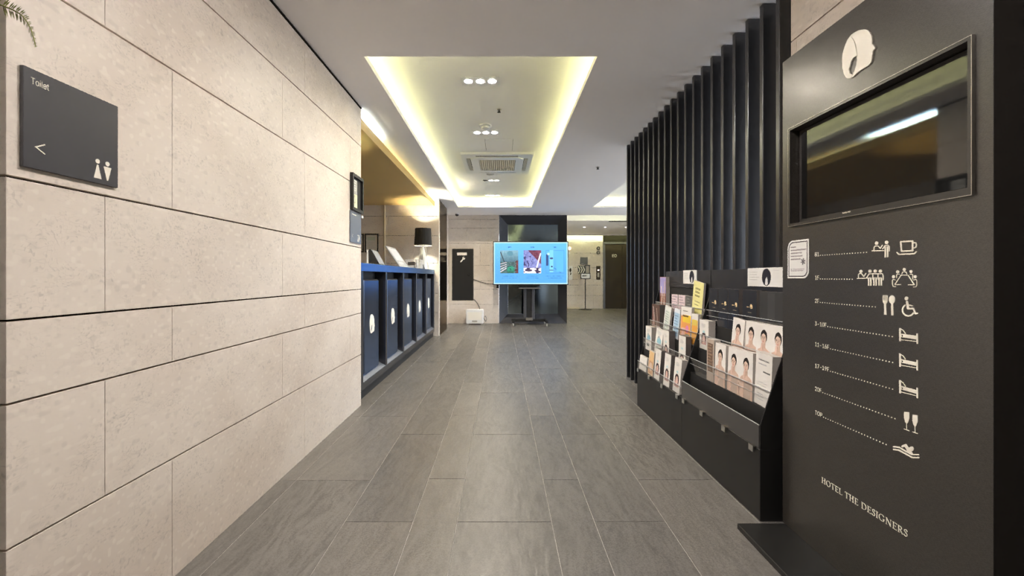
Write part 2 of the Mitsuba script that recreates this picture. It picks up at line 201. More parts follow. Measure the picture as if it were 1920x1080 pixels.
X_, Y_, Z_ = np.array([1., 0, 0]), np.array([0, 1., 0]), np.array([0, 0, 1.])
def fr_left(x, y, z): return ((x, y, z), Y_, Z_, X_)         # on a face that looks to +X
def fr_right(x, y, z): return ((x, y, z), -Y_, Z_, -X_)      # on a face that looks to -X
def fr_end(x, y, z): return ((x, y, z), X_, Z_, -Y_)         # on a face that looks to the camera
ICON = {'logo':[[[(0.3031,1.7298),(0.3007,1.7106),(0.3024,1.6826),(0.3084,1.6603),(0.3179,1.6443),(0.3262,1.6376),(0.3343,1.6348),(0.3385,1.6347),(0.3425,1.6441),(0.3366,1.6469),(0.3315,1.6513),(0.3273,1.6637),(0.3371,1.688),(0.3458,1.6943),(0.3582,1.6945),(0.3583,1.693),(0.3573,1.7116),(0.3535,1.7284),(0.3479,1.7462),(0.3378,1.764),(0.3378,1.7653),(0.3386,1.7653),(0.3401,1.764),(0.3505,1.7457),(0.3561,1.7276),(0.3599,1.7106),(0.361,1.6912),(0.3607,1.6906),(0.3598,1.6907),(0.3588,1.6915),(0.3585,1.6922),(0.3597,1.6825),(0.357,1.6671),(0.3503,1.6517),(0.3448,1.6445),(0.3449,1.6437),(0.3411,1.6347),(0.3446,1.6347),(0.3593,1.639),(0.3725,1.6419),(0.3876,1.6419),(0.4024,1.6428),(0.4096,1.6472),(0.4127,1.6537),(0.4142,1.6619),(0.4144,1.6672),(0.4164,1.6706),(0.4158,1.6754),(0.4178,1.6787),(0.4245,1.6814),(0.4239,1.6853),(0.4189,1.6942),(0.4133,1.7008),(0.4138,1.7157),(0.4117,1.7276),(0.4045,1.7425),(0.3961,1.7536),(0.3855,1.7616),(0.3703,1.7685),(0.3548,1.7719),(0.3378,1.7722),(0.3227,1.7645),(0.3108,1.7479)]]],'desk':[[[(0.4642,1.102),(0.4628,1.1034),(0.4593,1.1047),(0.4558,1.1039),(0.4536,1.1014),(0.4533,1.0997),(0.4544,1.0964),(0.4558,1.0951),(0.4593,1.0938),(0.4628,1.0946),(0.465,1.0971),(0.4653,1.0988)]],[[(0.43,1.1038),(0.4264,1.1051),(0.4229,1.1043),(0.4215,1.1033),(0.4204,1.1002),(0.4207,1.0986),(0.4229,1.0957),(0.4264,1.0945),(0.43,1.0952),(0.4313,1.0963),(0.4324,1.0993),(0.4321,1.1009)]],[[(0.4371,1.0822),(0.4382,1.0816),(0.4397,1.0822),(0.4471,1.0913),(0.4473,1.0924),(0.4466,1.0934),(0.4454,1.0937),(0.4444,1.0931),(0.4383,1.0855),(0.4322,1.0922),(0.4212,1.093),(0.4157,1.0877),(0.4156,1.079),(0.4105,1.0791),(0.4095,1.0783),(0.4095,1.0771),(0.4112,1.076),(0.4501,1.0742),(0.4517,1.0751),(0.4517,1.0763),(0.4501,1.0773),(0.419,1.0788),(0.419,1.0865),(0.4227,1.0901),(0.4308,1.0895)]],[[(0.4603,1.0881),(0.4603,1.0558),(0.4652,1.0556),(0.4652,1.0873),(0.4666,1.0858),(0.4666,1.0735),(0.467,1.0725),(0.4681,1.072),(0.4692,1.0723),(0.4697,1.0733),(0.4697,1.0861),(0.4693,1.0871),(0.4642,1.0925),(0.4542,1.0923),(0.4448,1.0811),(0.4454,1.0796),(0.4472,1.0794),(0.4529,1.086),(0.4529,1.0553),(0.4578,1.0551),(0.4578,1.0883),(0.4549,1.0885),(0.4559,1.0896),(0.463,1.0897),(0.4648,1.0878)]]],'cup':[[[(0.5401,1.0765),(0.5423,1.0758),(0.5487,1.0782),(0.5511,1.0853),(0.5479,1.0923),(0.5467,1.0929),(0.5401,1.0938),(0.54,1.097),(0.539,1.0984),(0.5377,1.0988),(0.5033,1.0997),(0.5014,1.0988),(0.5011,1.0975),(0.5032,1.0709),(0.5044,1.0691),(0.5057,1.0687),(0.5384,1.0683),(0.5395,1.0689),(0.5401,1.0699)],[(0.5473,1.0854),(0.5458,1.0809),(0.5401,1.0786),(0.5401,1.0902),(0.5454,1.0894)],[(0.5356,1.0727),(0.5078,1.0731),(0.506,1.0952),(0.5356,1.0945)]],[[(0.4977,1.0605),(0.5429,1.0601),(0.5442,1.0607),(0.5496,1.0661),(0.5501,1.0674),(0.5489,1.0691),(0.5475,1.0691),(0.542,1.0638),(0.4984,1.0642),(0.493,1.0694),(0.4907,1.0691),(0.4902,1.0678),(0.4907,1.0664),(0.4962,1.0611)]]],'queue':[[[(0.4053,1.0213),(0.4016,1.0214),(0.3986,1.0196),(0.3978,1.0181),(0.3978,1.015),(0.3999,1.0124),(0.4016,1.0116),(0.4053,1.0116),(0.4082,1.0134),(0.409,1.0148),(0.409,1.018),(0.4069,1.0206)]],[[(0.3726,1.0208),(0.3708,1.021),(0.3673,1.0201),(0.3651,1.0177),(0.3648,1.0161),(0.366,1.0132),(0.3689,1.0113),(0.3708,1.0111),(0.3742,1.012),(0.3763,1.0145),(0.3766,1.016),(0.3755,1.0189)]],[[(0.3803,0.9986),(0.3815,0.9984),(0.3825,0.999),(0.3905,1.0091),(0.3908,1.0101),(0.3901,1.011),(0.3889,1.0112),(0.3879,1.0106),(0.3811,1.0021),(0.3738,1.0106),(0.3649,1.0108),(0.36,1.007),(0.36,0.9955),(0.3557,0.9952),(0.3548,0.9944),(0.3548,0.9932),(0.3565,0.9923),(0.3947,0.9935),(0.3956,0.9943),(0.3956,0.9954),(0.3946,0.9962),(0.3936,0.9963),(0.4012,1.0069),(0.4118,1.0068),(0.4118,0.9917),(0.4128,0.9904),(0.4139,0.9905),(0.4149,0.9917),(0.4149,0.9963),(0.4149,1.0068),(0.4294,1.0067),(0.4294,0.9918),(0.4299,0.9909),(0.4309,0.9905),(0.432,0.9909),(0.4324,0.9918),(0.4324,0.9963),(0.4324,1.0067),(0.4446,1.0067),(0.4465,1.0026),(0.4466,0.9893),(0.4481,0.9884),(0.4492,0.9888),(0.4497,0.9898),(0.4497,1.0029),(0.4472,1.0086),(0.4457,1.0095),(0.3997,1.0098),(0.3894,0.9962),(0.363,0.9955),(0.3632,1.0058),(0.3661,1.0081),(0.3722,1.008)]],[[(0.4093,0.9962),(0.4081,0.9973),(0.3975,0.9973),(0.3963,0.9966),(0.3964,0.972),(0.4011,0.9721),(0.4011,0.9951),(0.4042,0.9951),(0.4042,0.9722),(0.4089,0.9723),(0.4089,0.9954)]],[[(0.4196,0.9725),(0.4196,0.9952),(0.4227,0.9952),(0.4227,0.9726),(0.4272,0.9727),(0.4272,0.9955),(0.4276,0.9963),(0.4269,0.9973),(0.4161,0.9973),(0.415,0.9967),(0.415,0.9724)]],[[(0.4231,1.021),(0.4195,1.0211),(0.4166,1.0193),(0.4158,1.0179),(0.4158,1.0147),(0.4179,1.0122),(0.4195,1.0115),(0.4231,1.0114),(0.4259,1.0132),(0.4268,1.0146),(0.4268,1.0177),(0.4247,1.0203)]],[[(0.4407,1.0207),(0.4372,1.0208),(0.4344,1.019),(0.4336,1.0176),(0.4336,1.0145),(0.4357,1.012),(0.4372,1.0113),(0.4407,1.0113),(0.4435,1.013),(0.4443,1.0144),(0.4443,1.0175),(0.4423,1.02)]],[[(0.4449,0.9963),(0.4437,0.9974),(0.4336,0.9974),(0.4325,0.9967),(0.4326,0.9728),(0.437,0.9729),(0.437,0.9953),(0.44,0.9953),(0.44,0.973),(0.4444,0.9731),(0.4444,0.9955)]]],'meeting':[[[(0.5168,1.0231),(0.514,1.024),(0.5112,1.0232),(0.5102,1.0222),(0.5093,1.0196),(0.5095,1.0182),(0.5112,1.016),(0.514,1.0151),(0.5168,1.0159),(0.5178,1.0169),(0.5187,1.0194),(0.5185,1.0208)]],[[(0.4969,1.0172),(0.4941,1.0181),(0.4912,1.0173),(0.4901,1.0163),(0.4892,1.0136),(0.4894,1.0122),(0.4912,1.0099),(0.4941,1.009),(0.4969,1.0099),(0.498,1.0109),(0.4989,1.0135),(0.4987,1.0149)]],[[(0.5202,1.0067),(0.5213,1.006),(0.5221,1.0063),(0.5225,1.0071),(0.52,1.0129),(0.514,1.0144),(0.5078,1.0131),(0.5057,1.0071),(0.5066,1.0061),(0.5075,1.0062),(0.5094,1.0112),(0.5138,1.0122),(0.5184,1.0111)]],[[(0.4996,1.0053),(0.5001,1.0065),(0.4996,1.0072),(0.4937,1.0082),(0.4927,1.0079),(0.49,1.0056),(0.4896,1.0048),(0.4896,0.9965),(0.49,0.9957),(0.4913,0.9954),(0.492,0.996),(0.4921,1.0043),(0.4939,1.0058)]],[[(0.4842,1.0032),(0.4812,1.0041),(0.4783,1.0032),(0.4765,1.0009),(0.4765,0.9981),(0.4783,0.9958),(0.4797,0.9951),(0.4812,0.9949),(0.4842,0.9958),(0.486,0.9981),(0.486,1.0009)]],[[(0.4788,0.9925),(0.4764,0.9888),(0.4767,0.9768),(0.4793,0.9706),(0.4804,0.9699),(0.4891,0.9702),(0.4899,0.9713),(0.4891,0.9723),(0.4813,0.9722),(0.4792,0.9771),(0.4789,0.9885),(0.4804,0.9906),(0.487,0.9895),(0.4879,0.9904),(0.4878,0.9913),(0.4801,0.993)]],[[(0.536,1.0171),(0.5333,1.018),(0.5306,1.0172),(0.529,1.015),(0.529,1.0123),(0.5306,1.0101),(0.5319,1.0095),(0.5333,1.0092),(0.536,1.01),(0.5376,1.0122),(0.5376,1.0149)]],[[(0.5375,0.9922),(0.5388,0.992),(0.5395,0.993),(0.5394,1.0042),(0.5361,1.0079),(0.5297,1.007),(0.5291,1.0059),(0.5296,1.0052),(0.5354,1.0056),(0.5372,1.0035),(0.5372,0.993)]],[[(0.5479,1.003),(0.5453,1.0038),(0.5427,1.003),(0.5417,1.0021),(0.5408,0.9995),(0.5411,0.9982),(0.5427,0.996),(0.5453,0.9952),(0.5479,0.996),(0.5489,0.997),(0.5498,0.9995),(0.5495,1.0009)]],[[(0.5252,0.9785),(0.5242,0.9781),(0.5239,0.9772),(0.5242,0.9764),(0.5252,0.976),(0.5428,0.9764),(0.544,0.9773),(0.5439,0.9783),(0.5254,1.0049),(0.5043,1.0052),(0.5032,1.0047),(0.484,0.9771),(0.4843,0.9761),(0.4854,0.9757),(0.5029,0.9761),(0.5039,0.9764),(0.5042,0.9778),(0.5029,0.9786),(0.4879,0.9783),(0.505,1.0027),(0.5239,1.0027),(0.5405,0.9787)]],[[(0.5466,0.973),(0.5395,0.9725),(0.5392,0.9717),(0.5399,0.9707),(0.5477,0.9709),(0.5507,0.9758),(0.5509,0.9895),(0.5473,0.9933),(0.5405,0.9916),(0.5397,0.9907),(0.54,0.9899),(0.5407,0.9895),(0.5465,0.9911),(0.5487,0.989),(0.5487,0.9765)]]],'fork':[[[(0.4465,0.9284),(0.4481,0.9233),(0.4516,0.9196),(0.4516,0.8879),(0.459,0.8886),(0.4579,0.92),(0.4613,0.9241),(0.462,0.9283),(0.4629,0.9294),(0.4629,0.9451),(0.4625,0.9459),(0.4611,0.9461),(0.4603,0.945),(0.4603,0.9305),(0.4583,0.9304),(0.4583,0.9449),(0.4579,0.9457),(0.457,0.946),(0.4561,0.9456),(0.4557,0.9448),(0.4557,0.9303),(0.4537,0.9302),(0.4537,0.9447),(0.4533,0.9455),(0.4524,0.9458),(0.4515,0.9454),(0.4511,0.9446),(0.4511,0.93),(0.4491,0.9299),(0.4491,0.9445),(0.4483,0.9455),(0.4468,0.9452),(0.4465,0.9444)]]],'spoon':[[[(0.4857,0.9382),(0.4844,0.9416),(0.4822,0.9441),(0.4795,0.9458),(0.4765,0.9462),(0.4735,0.9455),(0.4708,0.9436),(0.4686,0.9408),(0.4672,0.9373),(0.4667,0.9335),(0.4672,0.9297),(0.4686,0.9263),(0.4708,0.9237),(0.4735,0.9222),(0.4743,0.8884),(0.4815,0.8891),(0.4799,0.9228),(0.4822,0.9244),(0.4844,0.9273),(0.4857,0.9307),(0.4862,0.9345)]]],'wheelchair':[[[(0.5256,0.9415),(0.5236,0.9441),(0.5203,0.9449),(0.5169,0.9438),(0.5148,0.9409),(0.5148,0.9376),(0.5156,0.9361),(0.5169,0.935),(0.5203,0.9341),(0.5236,0.9353),(0.5256,0.9382)]],[[(0.5227,0.9099),(0.5248,0.909),(0.5383,0.9107),(0.5442,0.8979),(0.5462,0.8975),(0.5511,0.8987),(0.5526,0.8997),(0.553,0.9005),(0.5527,0.9022),(0.5513,0.9031),(0.5473,0.9024),(0.5415,0.915),(0.5397,0.9155),(0.5278,0.9141),(0.5268,0.9201),(0.5369,0.9183),(0.5386,0.919),(0.539,0.9201),(0.5378,0.9214),(0.5263,0.9235),(0.5247,0.9321),(0.5226,0.9334),(0.5213,0.9334),(0.5191,0.932),(0.5185,0.9296),(0.5213,0.9119)]],[[(0.509,0.9158),(0.5073,0.9121),(0.5064,0.9087),(0.5063,0.9049),(0.5071,0.9011),(0.5088,0.8973),(0.5112,0.8944),(0.5143,0.892),(0.5178,0.8904),(0.5216,0.8896),(0.5256,0.8895),(0.5295,0.8903),(0.5329,0.8916),(0.5363,0.8937),(0.5393,0.8964),(0.5417,0.8996),(0.5421,0.9011),(0.5418,0.9019),(0.5413,0.9024),(0.5397,0.9027),(0.5383,0.9018),(0.5363,0.8991),(0.5341,0.897),(0.5314,0.8953),(0.5285,0.8942),(0.5254,0.8937),(0.5223,0.8938),(0.5194,0.8945),(0.5167,0.8958),(0.5144,0.8976),(0.5126,0.8999),(0.5114,0.9025),(0.5108,0.9054),(0.5109,0.9083),(0.5116,0.9113),(0.5129,0.9141),(0.5179,0.9195),(0.518,0.9211),(0.5176,0.9218),(0.516,0.9224),(0.5144,0.9218),(0.5114,0.9191)]]],'bed':[[[(0.5168,0.841),(0.5177,0.841),(0.5184,0.8416),(0.5183,0.8429),(0.5105,0.8517),(0.5037,0.8537),(0.5037,0.8557),(0.4984,0.8551),(0.4989,0.8176),(0.5037,0.8183),(0.5037,0.8217),(0.5487,0.8237),(0.5488,0.8187),(0.5532,0.8187),(0.5527,0.8468),(0.5483,0.8467),(0.5487,0.8257),(0.5037,0.8239),(0.5037,0.8303),(0.5483,0.8299),(0.5483,0.8402),(0.5037,0.8402),(0.5037,0.8513),(0.5088,0.8499)],[(0.5056,0.832),(0.5056,0.8365),(0.5101,0.8366),(0.5101,0.8322)]]],'glass':[[[(0.5246,0.5967),(0.5289,0.6099),(0.5285,0.6273),(0.5134,0.624),(0.513,0.6083),(0.5161,0.5964),(0.5194,0.5934),(0.5198,0.5774),(0.5137,0.5772),(0.5127,0.5764),(0.5125,0.5749),(0.5278,0.5749),(0.529,0.5762),(0.5286,0.5774),(0.5217,0.5774),(0.5214,0.594)]]],'glass_b':[[[(0.5484,0.5973),(0.5525,0.6102),(0.5521,0.6273),(0.5376,0.624),(0.5372,0.6086),(0.5402,0.597),(0.5434,0.5941),(0.5438,0.5784),(0.5379,0.5782),(0.537,0.5774),(0.5368,0.576),(0.5514,0.5759),(0.5526,0.5772),(0.5522,0.5784),(0.5456,0.5784),(0.5453,0.5947)]]],'swimmer':[[[(0.5211,0.5355),(0.5194,0.5365),(0.5168,0.5356),(0.507,0.528),(0.5051,0.5255),(0.5049,0.5242),(0.5058,0.5224),(0.5082,0.5223),(0.5148,0.5272),(0.5184,0.5241),(0.5215,0.518),(0.4985,0.5211),(0.4818,0.5163),(0.4795,0.5144),(0.4793,0.5127),(0.4812,0.5119),(0.4975,0.5166),(0.5189,0.5136),(0.5363,0.5124),(0.5547,0.5199),(0.5561,0.521),(0.5565,0.5233),(0.5547,0.5238),(0.5382,0.5169),(0.5376,0.5198),(0.5347,0.5223),(0.5388,0.5252),(0.5414,0.5297),(0.5414,0.534),(0.5404,0.5355),(0.5368,0.5366),(0.5323,0.5348),(0.5287,0.5308),(0.5277,0.5284),(0.5225,0.5329)],[(0.5257,0.5178),(0.526,0.5176),(0.5255,0.5177)]],[[(0.5361,0.5042),(0.5547,0.5118),(0.5562,0.5131),(0.5569,0.5149),(0.5562,0.5161),(0.5547,0.5161),(0.5378,0.509),(0.4987,0.5131),(0.4819,0.5089),(0.4794,0.5069),(0.4791,0.505),(0.4802,0.504),(0.4974,0.5082)]]]}
def icon(k): return unary_union([Polygon(p[0], p[1:]).buffer(0) for p in ICON[k]])

# ---------------------------------------------------------------- floor
struct('floor', bx(-3.3, 4.6, -2.8, 13.6, -0.08, -0.0018), 'grout', 'dark grey slate tile floor with pale joints running down the lobby')
edges = [-1.988, -1.619, -1.36, -1.18, -1.008, -0.639, -0.360, -0.180, 0.205, 0.380, 0.670, 1.05, 1.22, 1.50, 1.87, 2.05, 2.43, 2.61, 2.89, 3.26, 3.44, 3.82, 4.25]
starts = [0.778, 1.13, 0.778, 1.13, 1.13, 0.778, 1.148, 0.777, 1.138, 0.778, 1.138, 0.778, 1.13, 0.778, 1.13, 0.778, 1.13, 0.778, 1.13, 0.778, 1.13, 0.778]
PER = 0.9625; nt = 0
for i in range(len(edges) - 1):
    a, b = edges[i], edges[i + 1]
    y = starts[i] - PER * 1
    while y < 13.35:
        y1 = min(y + PER, 13.45)
        far_left = b < -1.15
        if y1 > 0.55 and not (far_left) and not (a > 1.2 and y1 < 4.0):
            put('tile', bx(a + 0.0016, b - 0.0016, y + 0.0016, y1 - 0.0016, -0.0017, rng.uniform(-0.0005, 0.0004), 0.0006), f'slate_{rng.randrange(3)}', 'floor'); nt += 1
        y += PER
# the ground beyond what the photograph shows: one plain slab
put('slab', cat(bx(-3.3, -1.182, -2.8, 13.45, -0.0017, -0.0005), bx(-1.18, 4.25, -2.8, 0.17, -0.0017, -0.0005), bx(1.22, 4.6, 0.17, 3.0, -0.0017, -0.0005)), 'slate_1', 'floor')

# ---------------------------------------------------------------- stone walls
ROWS = [0.0, 0.396, 0.717, 0.902, 1.222, 1.685, 2.008, 2.31]
def stone_face(parent, axis, at, lo, hi, rows, phases, per=0.95, sgn=1, skip=None, mat='stone', t=0.02):
    """panels on a wall face; axis 'x': the face lies at x=at and runs along y; 'y': at y=at and runs along x; sgn: where it looks"""
    for r in range(len(rows) - 1):
        z0, z1 = rows[r], rows[r + 1]; ph = phases[r % len(phases)]
        cuts = sorted({lo, hi} | {ph + per * k for k in range(-8, 12) if lo + 0.004 < ph + per * k < hi - 0.004}) if not hasattr(ph, '__len__') else [lo, *[c for c in ph if lo < c < hi], hi]
        for a, b in zip(cuts, cuts[1:]):
            if skip and skip(a, b, z0, z1): continue
            a_, b_, z0_, z1_ = a + 0.0009 * (a > lo), b - 0.0009 * (b < hi), z0 + 0.0025 * (r > 0), z1 - 0.0025
            d = at - sgn * t
            put('panel', bx(d, at, a_, b_, z0_, z1_, 0.0008) if axis == 'x' else bx(a_, b_, d, at, z0_, z1_, 0.0008), mat, parent)
XL = -1.089
w = struct('wall_left', bx(-3.2, XL - 0.02, 0.958, 3.2925, 0, 2.31), 'joint', 'cream limestone panel wall on the left with dark horizontal joints')
stone_face(w, 'x', XL, 0.938, 3.3125, [*ROWS[:-1], 2.300], [1.412, 1.1725])
struct('trim_2', bx(XL - 0.01, XL + 0.004, 0.938, 3.3125, 2.300, 2.3095), 'joint', 'thin black shadow strip between the left stone wall and the ceiling')
stone_face(w, 'y', 0.938, -2.9, XL - 0.0205, ROWS, [-1.6, -1.9], sgn=-1)
stone_face(w, 'y', 3.3125, -3.0, XL - 0.0205, ROWS, [-1.6, -1.9], sgn=1)

w = struct('wall_right', cat(bx(1.265, 1.6, -2.6, 1.815, 0, 2.31)), 'joint', 'cream limestone wall behind the black directory board on the right')
stone_face(w, 'x', 1.245, -0.4, 1.835, ROWS, [1.538, 1.80], sgn=-1)
put('end_trim', bx(1.266, 1.6, 1.815, 1.835, 0, 2.306), 'stone_plain', w)

YE = 9.1
ROWS_E = [0.0, 0.403, 0.725, 0.910, 1.240, 1.705, 2.03, 2.22, 2.31]
w = struct('wall_end', bx(-1.6, -0.05, YE + 0.02, YE + 0.25, 0, 2.31), 'joint', 'cream limestone end wall with the black cabinet door')
CAB = (-1.052, -0.594, 0.488, 1.592)
for r in range(8):
    z0, z1 = ROWS_E[r] + 0.002 * (r > 0), ROWS_E[r + 1] - 0.002
    cuts = [-1.14, *([-0.734] if r % 2 else [-0.455]), -0.047]
    for a, b in zip(cuts, cuts[1:]):
        a, b = a + 0.001, b - 0.001
        g = sbox(a, z0, b, z1).difference(sbox(CAB[0] - 0.07, CAB[2] - 0.02, CAB[1] + 0.004, CAB[3] + 0.03))
        for p in polys(g): put('panel', relief(p, 0.02, fr_end(0, YE + 0.02, 0)), 'stone', w)
g = sbox(CAB[0] - 0.066, CAB[2] - 0.02, CAB[1] + 0.004, CAB[3] + 0.028).difference(sbox(CAB[0], CAB[2], CAB[1], CAB[3]))
put('cabinet_surround', relief(g, 0.021, fr_end(0, YE + 0.02, 0)), 'stone_plain', w)

# stretch of left wall between the reception and the end wall
w = struct('wall_left_far', cat(bx(-3.2, -1.07, 7.17, 8.2, 0, 2.31), bx(-3.2, -1.15, 8.2, YE + 0.2, 0, 2.31)), 'joint', 'narrow limestone return between the reception desk and the end wall')
stone_face(w, 'y', 7.15, -3.05, -1.046, [*ROWS[:-1], 2.31], [[-2.35, -1.47], [-1.9]], sgn=-1)
stone_face(w, 'x', -1.13, 8.2, YE, ROWS, [8.75, 8.45])
put('pier_face', bx(-1.069, -1.05, 7.171, 7.26, 0, 2.305), 'stone_plain', w)
m = struct('trim_1', bx(-1.069, -1.046, 7.262, 8.2, 0.0, 2.305, 0.003), 'dark_mirror', 'tall dark mirrored panel on the left wall just past the reception desk')

# reception recess: back wall, gold soffit, lip
struct('wall_reception', bx(-3.25, -3.05, 3.3, 7.17, 0, 2.31), 'stone_plain', 'limestone wall at the back of the reception recess')
s = struct('ceiling_reception', bx(-3.05, -1.14, 3.3135, 7.149, 2.195, 2.235), 'gold_paint', 'gold painted dropped ceiling above the reception desk')
put('lip', bx(-1.139, -1.118, 3.3135, 7.149, 2.18, 2.262, 0.002), 'gold_paint', s)
lamp('strip_lamp', bx(-1.26, -1.235, 4.1, 6.6, 2.236, 2.246), tuple(0.75 * c for c in COVE), s, 1.5)
lamp('strip_lamp', bx(-1.175, -1.150, 3.33, 4.0, 2.236, 2.250), COOL, s, 1.5)
lamp('strip_lamp', bx(-1.175, -1.150, 6.7, 7.13, 2.236, 2.250), COOL, s, 1.5)

# elevator hall
YH = 13.3
w = struct('wall_hall', bx(1.2, 4.6, YH + 0.02, YH + 0.3, 0, 2.31), 'joint', 'limestone wall of the elevator hall at the far end')
stone_face(w, 'y', YH, 1.40, 3.17, [0.0, 0.41, 0.74, 0.91, 1.276, 1.73, 2.06, 2.25, 2.31], [[1.8, 2.294, 2.871], [1.8, 2.294, 2.643, 2.871]], sgn=-1)
struct('wall_hall_left', bx(1.27, 1.40, YE + 0.24, YH + 0.2, 0, 2.31), 'stone_plain', 'plain side wall of the elevator hall behind the mirror portal')
struct('wall_hall_right', cat(bx(4.42, 4.6, 9.0, YH + 0.2, 0, 2.31), bx(4.42, 4.6, 3.0, 3.3, 0, 2.31), bx(4.42, 4.6, 3.3, 9.0, 2.26, 2.31)), 'stone_plain', 'plain right wall of the elevator hall')
struct('wall_back', bx(-3.2, 1.6, -2.8, -2.6, 0, 2.31), 'stone_plain', 'stone wall behind the camera')
struct('wall_toilet_side', bx(-3.25, -3.1, -2.6, 0.938, 0, 2.31), 'stone_plain', 'stone wall of the passage to the toilets')
struct('wall_entrance_side', bx(1.6, 4.6, 2.8, 3.0, 0, 2.31), 'stone_plain', 'stone wall behind the black slat screen')

# ---------------------------------------------------------------- ceiling
R1 = (-0.818, 0.572, 2.54, 8.09); R2 = (1.725, 3.4, 4.6, 8.09); SL = (1.40, 4.40, 9.12, 10.0)
g = sbox(-3.3, -2.8, 4.6, 13.6)
for a in (R1, R2, SL): g = g.difference(sbox(a[0], a[2], a[1], a[3]))
c = struct('ceiling', frame_map(extr(g, 0.035), (0, 0, 2.31), X_, Y_, Z_), 'paint', 'white painted lobby ceiling with recessed light coves')
def recess(R, e, top, sides='lrnf'):
    x0, x1, y0, y1 = R[0] - e, R[1] + e, R[2] - e, R[3] + e
    z0 = 2.345
    put('recess', cat(bx(x0 - .03, x1 + .03, y0 - .03, y1 + .03, top, top + 0.03), bx(x0 - .03, x0, y0 - .03, y1 + .03, z0, top), bx(x1, x1 + .03, y0 - .03, y1 + .03, z0, top), bx(x0, x1, y0 - .03, y0, z0, top), bx(x0, x1, y1, y1 + .03, z0, top)), 'paint', c)
    q = 0.085
    for s, m in (('l', bx(R[0] - q, R[0] - q + .02, R[2], R[3], z0 + .001, z0 + .014)), ('r', bx(R[1] + q - .02, R[1] + q, R[2], R[3], z0 + .001, z0 + .014)), ('n', bx(R[0], R[1], R[2] - q, R[2] - q + .02, z0 + .001, z0 + .014)), ('f', bx(R[0], R[1], R[3] + q - .02, R[3] + q, z0 + .001, z0 + .014))):
        if s in sides: lamp('strip_lamp', m, COVE, c, 1.0 if R is R1 else 0.6)
recess(R1, 0.13, 2.49)
recess(R2, 0.13, 2.49, 'lf')
recess(SL, 0.0, 2.47, '')
lamp('strip_lamp', bx(1.45, 4.35, 9.125, 9.15, 2.36, 2.375), tuple(4.0 * k for k in COVE), c)
put('cove_lip', bx(1.41, 4.41, 13.10, 13.115, 2.262, 2.309), 'paint', c)
lamp('strip_lamp', bx(1.45, 4.35, 13.13, 13.15, 2.290, 2.302), tuple(4.5 * k for k in COVE), c)
ZR = 2.49

# ---------------------------------------------------------------- ceiling fittings
def triple(x, y, z, label, on=(1, 1, 1), L=LAMP, half=(0.145, 0.07), r=0.034, grp=None):
    t = thing('downlight', label, 'ceiling light', grp)
    a, b = half
    g = sbox(x - a, y - b, x + a, y + b).difference(unary_union([Point(x + d, y).buffer(r + 0.006) for d in (-0.09, 0, 0.09)]))
    put('trim_plate', frame_map(extr(g, 0.004), (0, 0, z - 0.004), X_, Y_, Z_), 'white_plastic', t)
    for d, o in zip((-0.09, 0, 0.09), on):
        h = put('socket', lathe([(0.0, -0.0005), (r + 0.006, -0.0005), (r + 0.006, -0.0035), (r + 0.002, -0.0035)], (x + d, y, z), 20), 'dark_gap', t)
        m = lathe([(0, -0.011), (r * .5, -0.010), (r * .86, -0.0075), (r, -0.0037), (0, -0.0037)], (x + d, y, z), 20)
        if o: lamp('bulb', m, [k * 0.2 for k in L] if L is LAMP else L, t, 0.2 if L is LAMP else 0.6)
        else: put('bulb', m, 'dark_gap', t)
    if L is LAMP:
        n = sum(on); scene[f'beam_{len(scene)}'] = {'type': 'spot', 'intensity': rgb([k * 0.0040 * n for k in L]), 'beam_width': 34.0, 'cutoff_angle': 76.0, 'to_world': T().look_at(origin=[x, y, z - 0.03], target=[x, y, 0], up=[0, 1, 0])}
    return t
triple(-0.16, 3.25, ZR, 'triple recessed ceiling downlight nearest the camera, all three bulbs lit')
triple(-0.16, 4.41, ZR, 'triple recessed ceiling downlight right behind the white smoke detector')
triple(-0.16, 6.60, ZR, 'triple ceiling downlight past the air conditioner with its left bulb dark', (0, 1, 1))
triple(-0.16, 7.82, ZR, 'triple recessed ceiling downlight farthest down the light cove')
for (x, y) in ((0.0, 1.50), (0.0, 0.45)):  # fill lamps added out of view to brighten the near walls and floor
    triple(x, y, 2.31, 'unseen triple downlight added above the camera as fill light', L=LAMP_FILL, grp='added fill downlights')
for i, (x, y) in enumerate(((2.2, 11.3), (2.75, 11.3), (3.3, 11.3), (3.9, 11.3))):
    t = thing('spotlight', 'small round ceiling spotlight in the elevator hall', 'ceiling light', 'elevator hall spotlights')
    put('ring', lathe([(0.03, -0.004), (0.045, -0.004), (0.045, 0), (0.03, 0)], (x, y, 2.31), 20), 'chrome', t)
    m = trimesh.creation.cylinder(0.03, 0.003, sections=16); m.apply_translation((x, y, 2.3085)); lamp('bulb', m, tuple(0.5 * k for k in LAMP), t, 0.2)
t = thing('smoke_detector', 'white round smoke detector on the ceiling before the second downlight', 'smoke detector')
put('base', lathe([(0, 0), (0.06, 0), (0.06, -0.012), (0.052, -0.018), (0, -0.018)], (-0.157, 4.2, ZR)), 'white_plastic', t, 40)
put('head', lathe([(0, -0.018), (0.04, -0.018), (0.038, -0.034), (0.025, -0.042), (0, -0.042)], (-0.157, 4.2, ZR)), 'white_plastic', t, 40)
for (x, y, z, lb) in ((-0.02, 3.8, ZR, 'small dark sprinkler head in the light cove behind the first downlight'), (1.154, 5.1, 2.31, 'small dark sprinkler head on the flat ceiling beside the light cove')):
    t = thing('sprinkler', lb, 'sprinkler')
    put('plate', lathe([(0, 0), (0.022, 0), (0.02, -0.006), (0, -0.006)], (x, y, z), 18), 'grey_plastic', t)
    put('nozzle', lathe([(0, -0.006), (0.007, -0.006), (0.006, -0.022), (0.015, -0.024), (0.015, -0.027), (0, -0.027)], (x, y, z), 14), 'dark_gap', t)
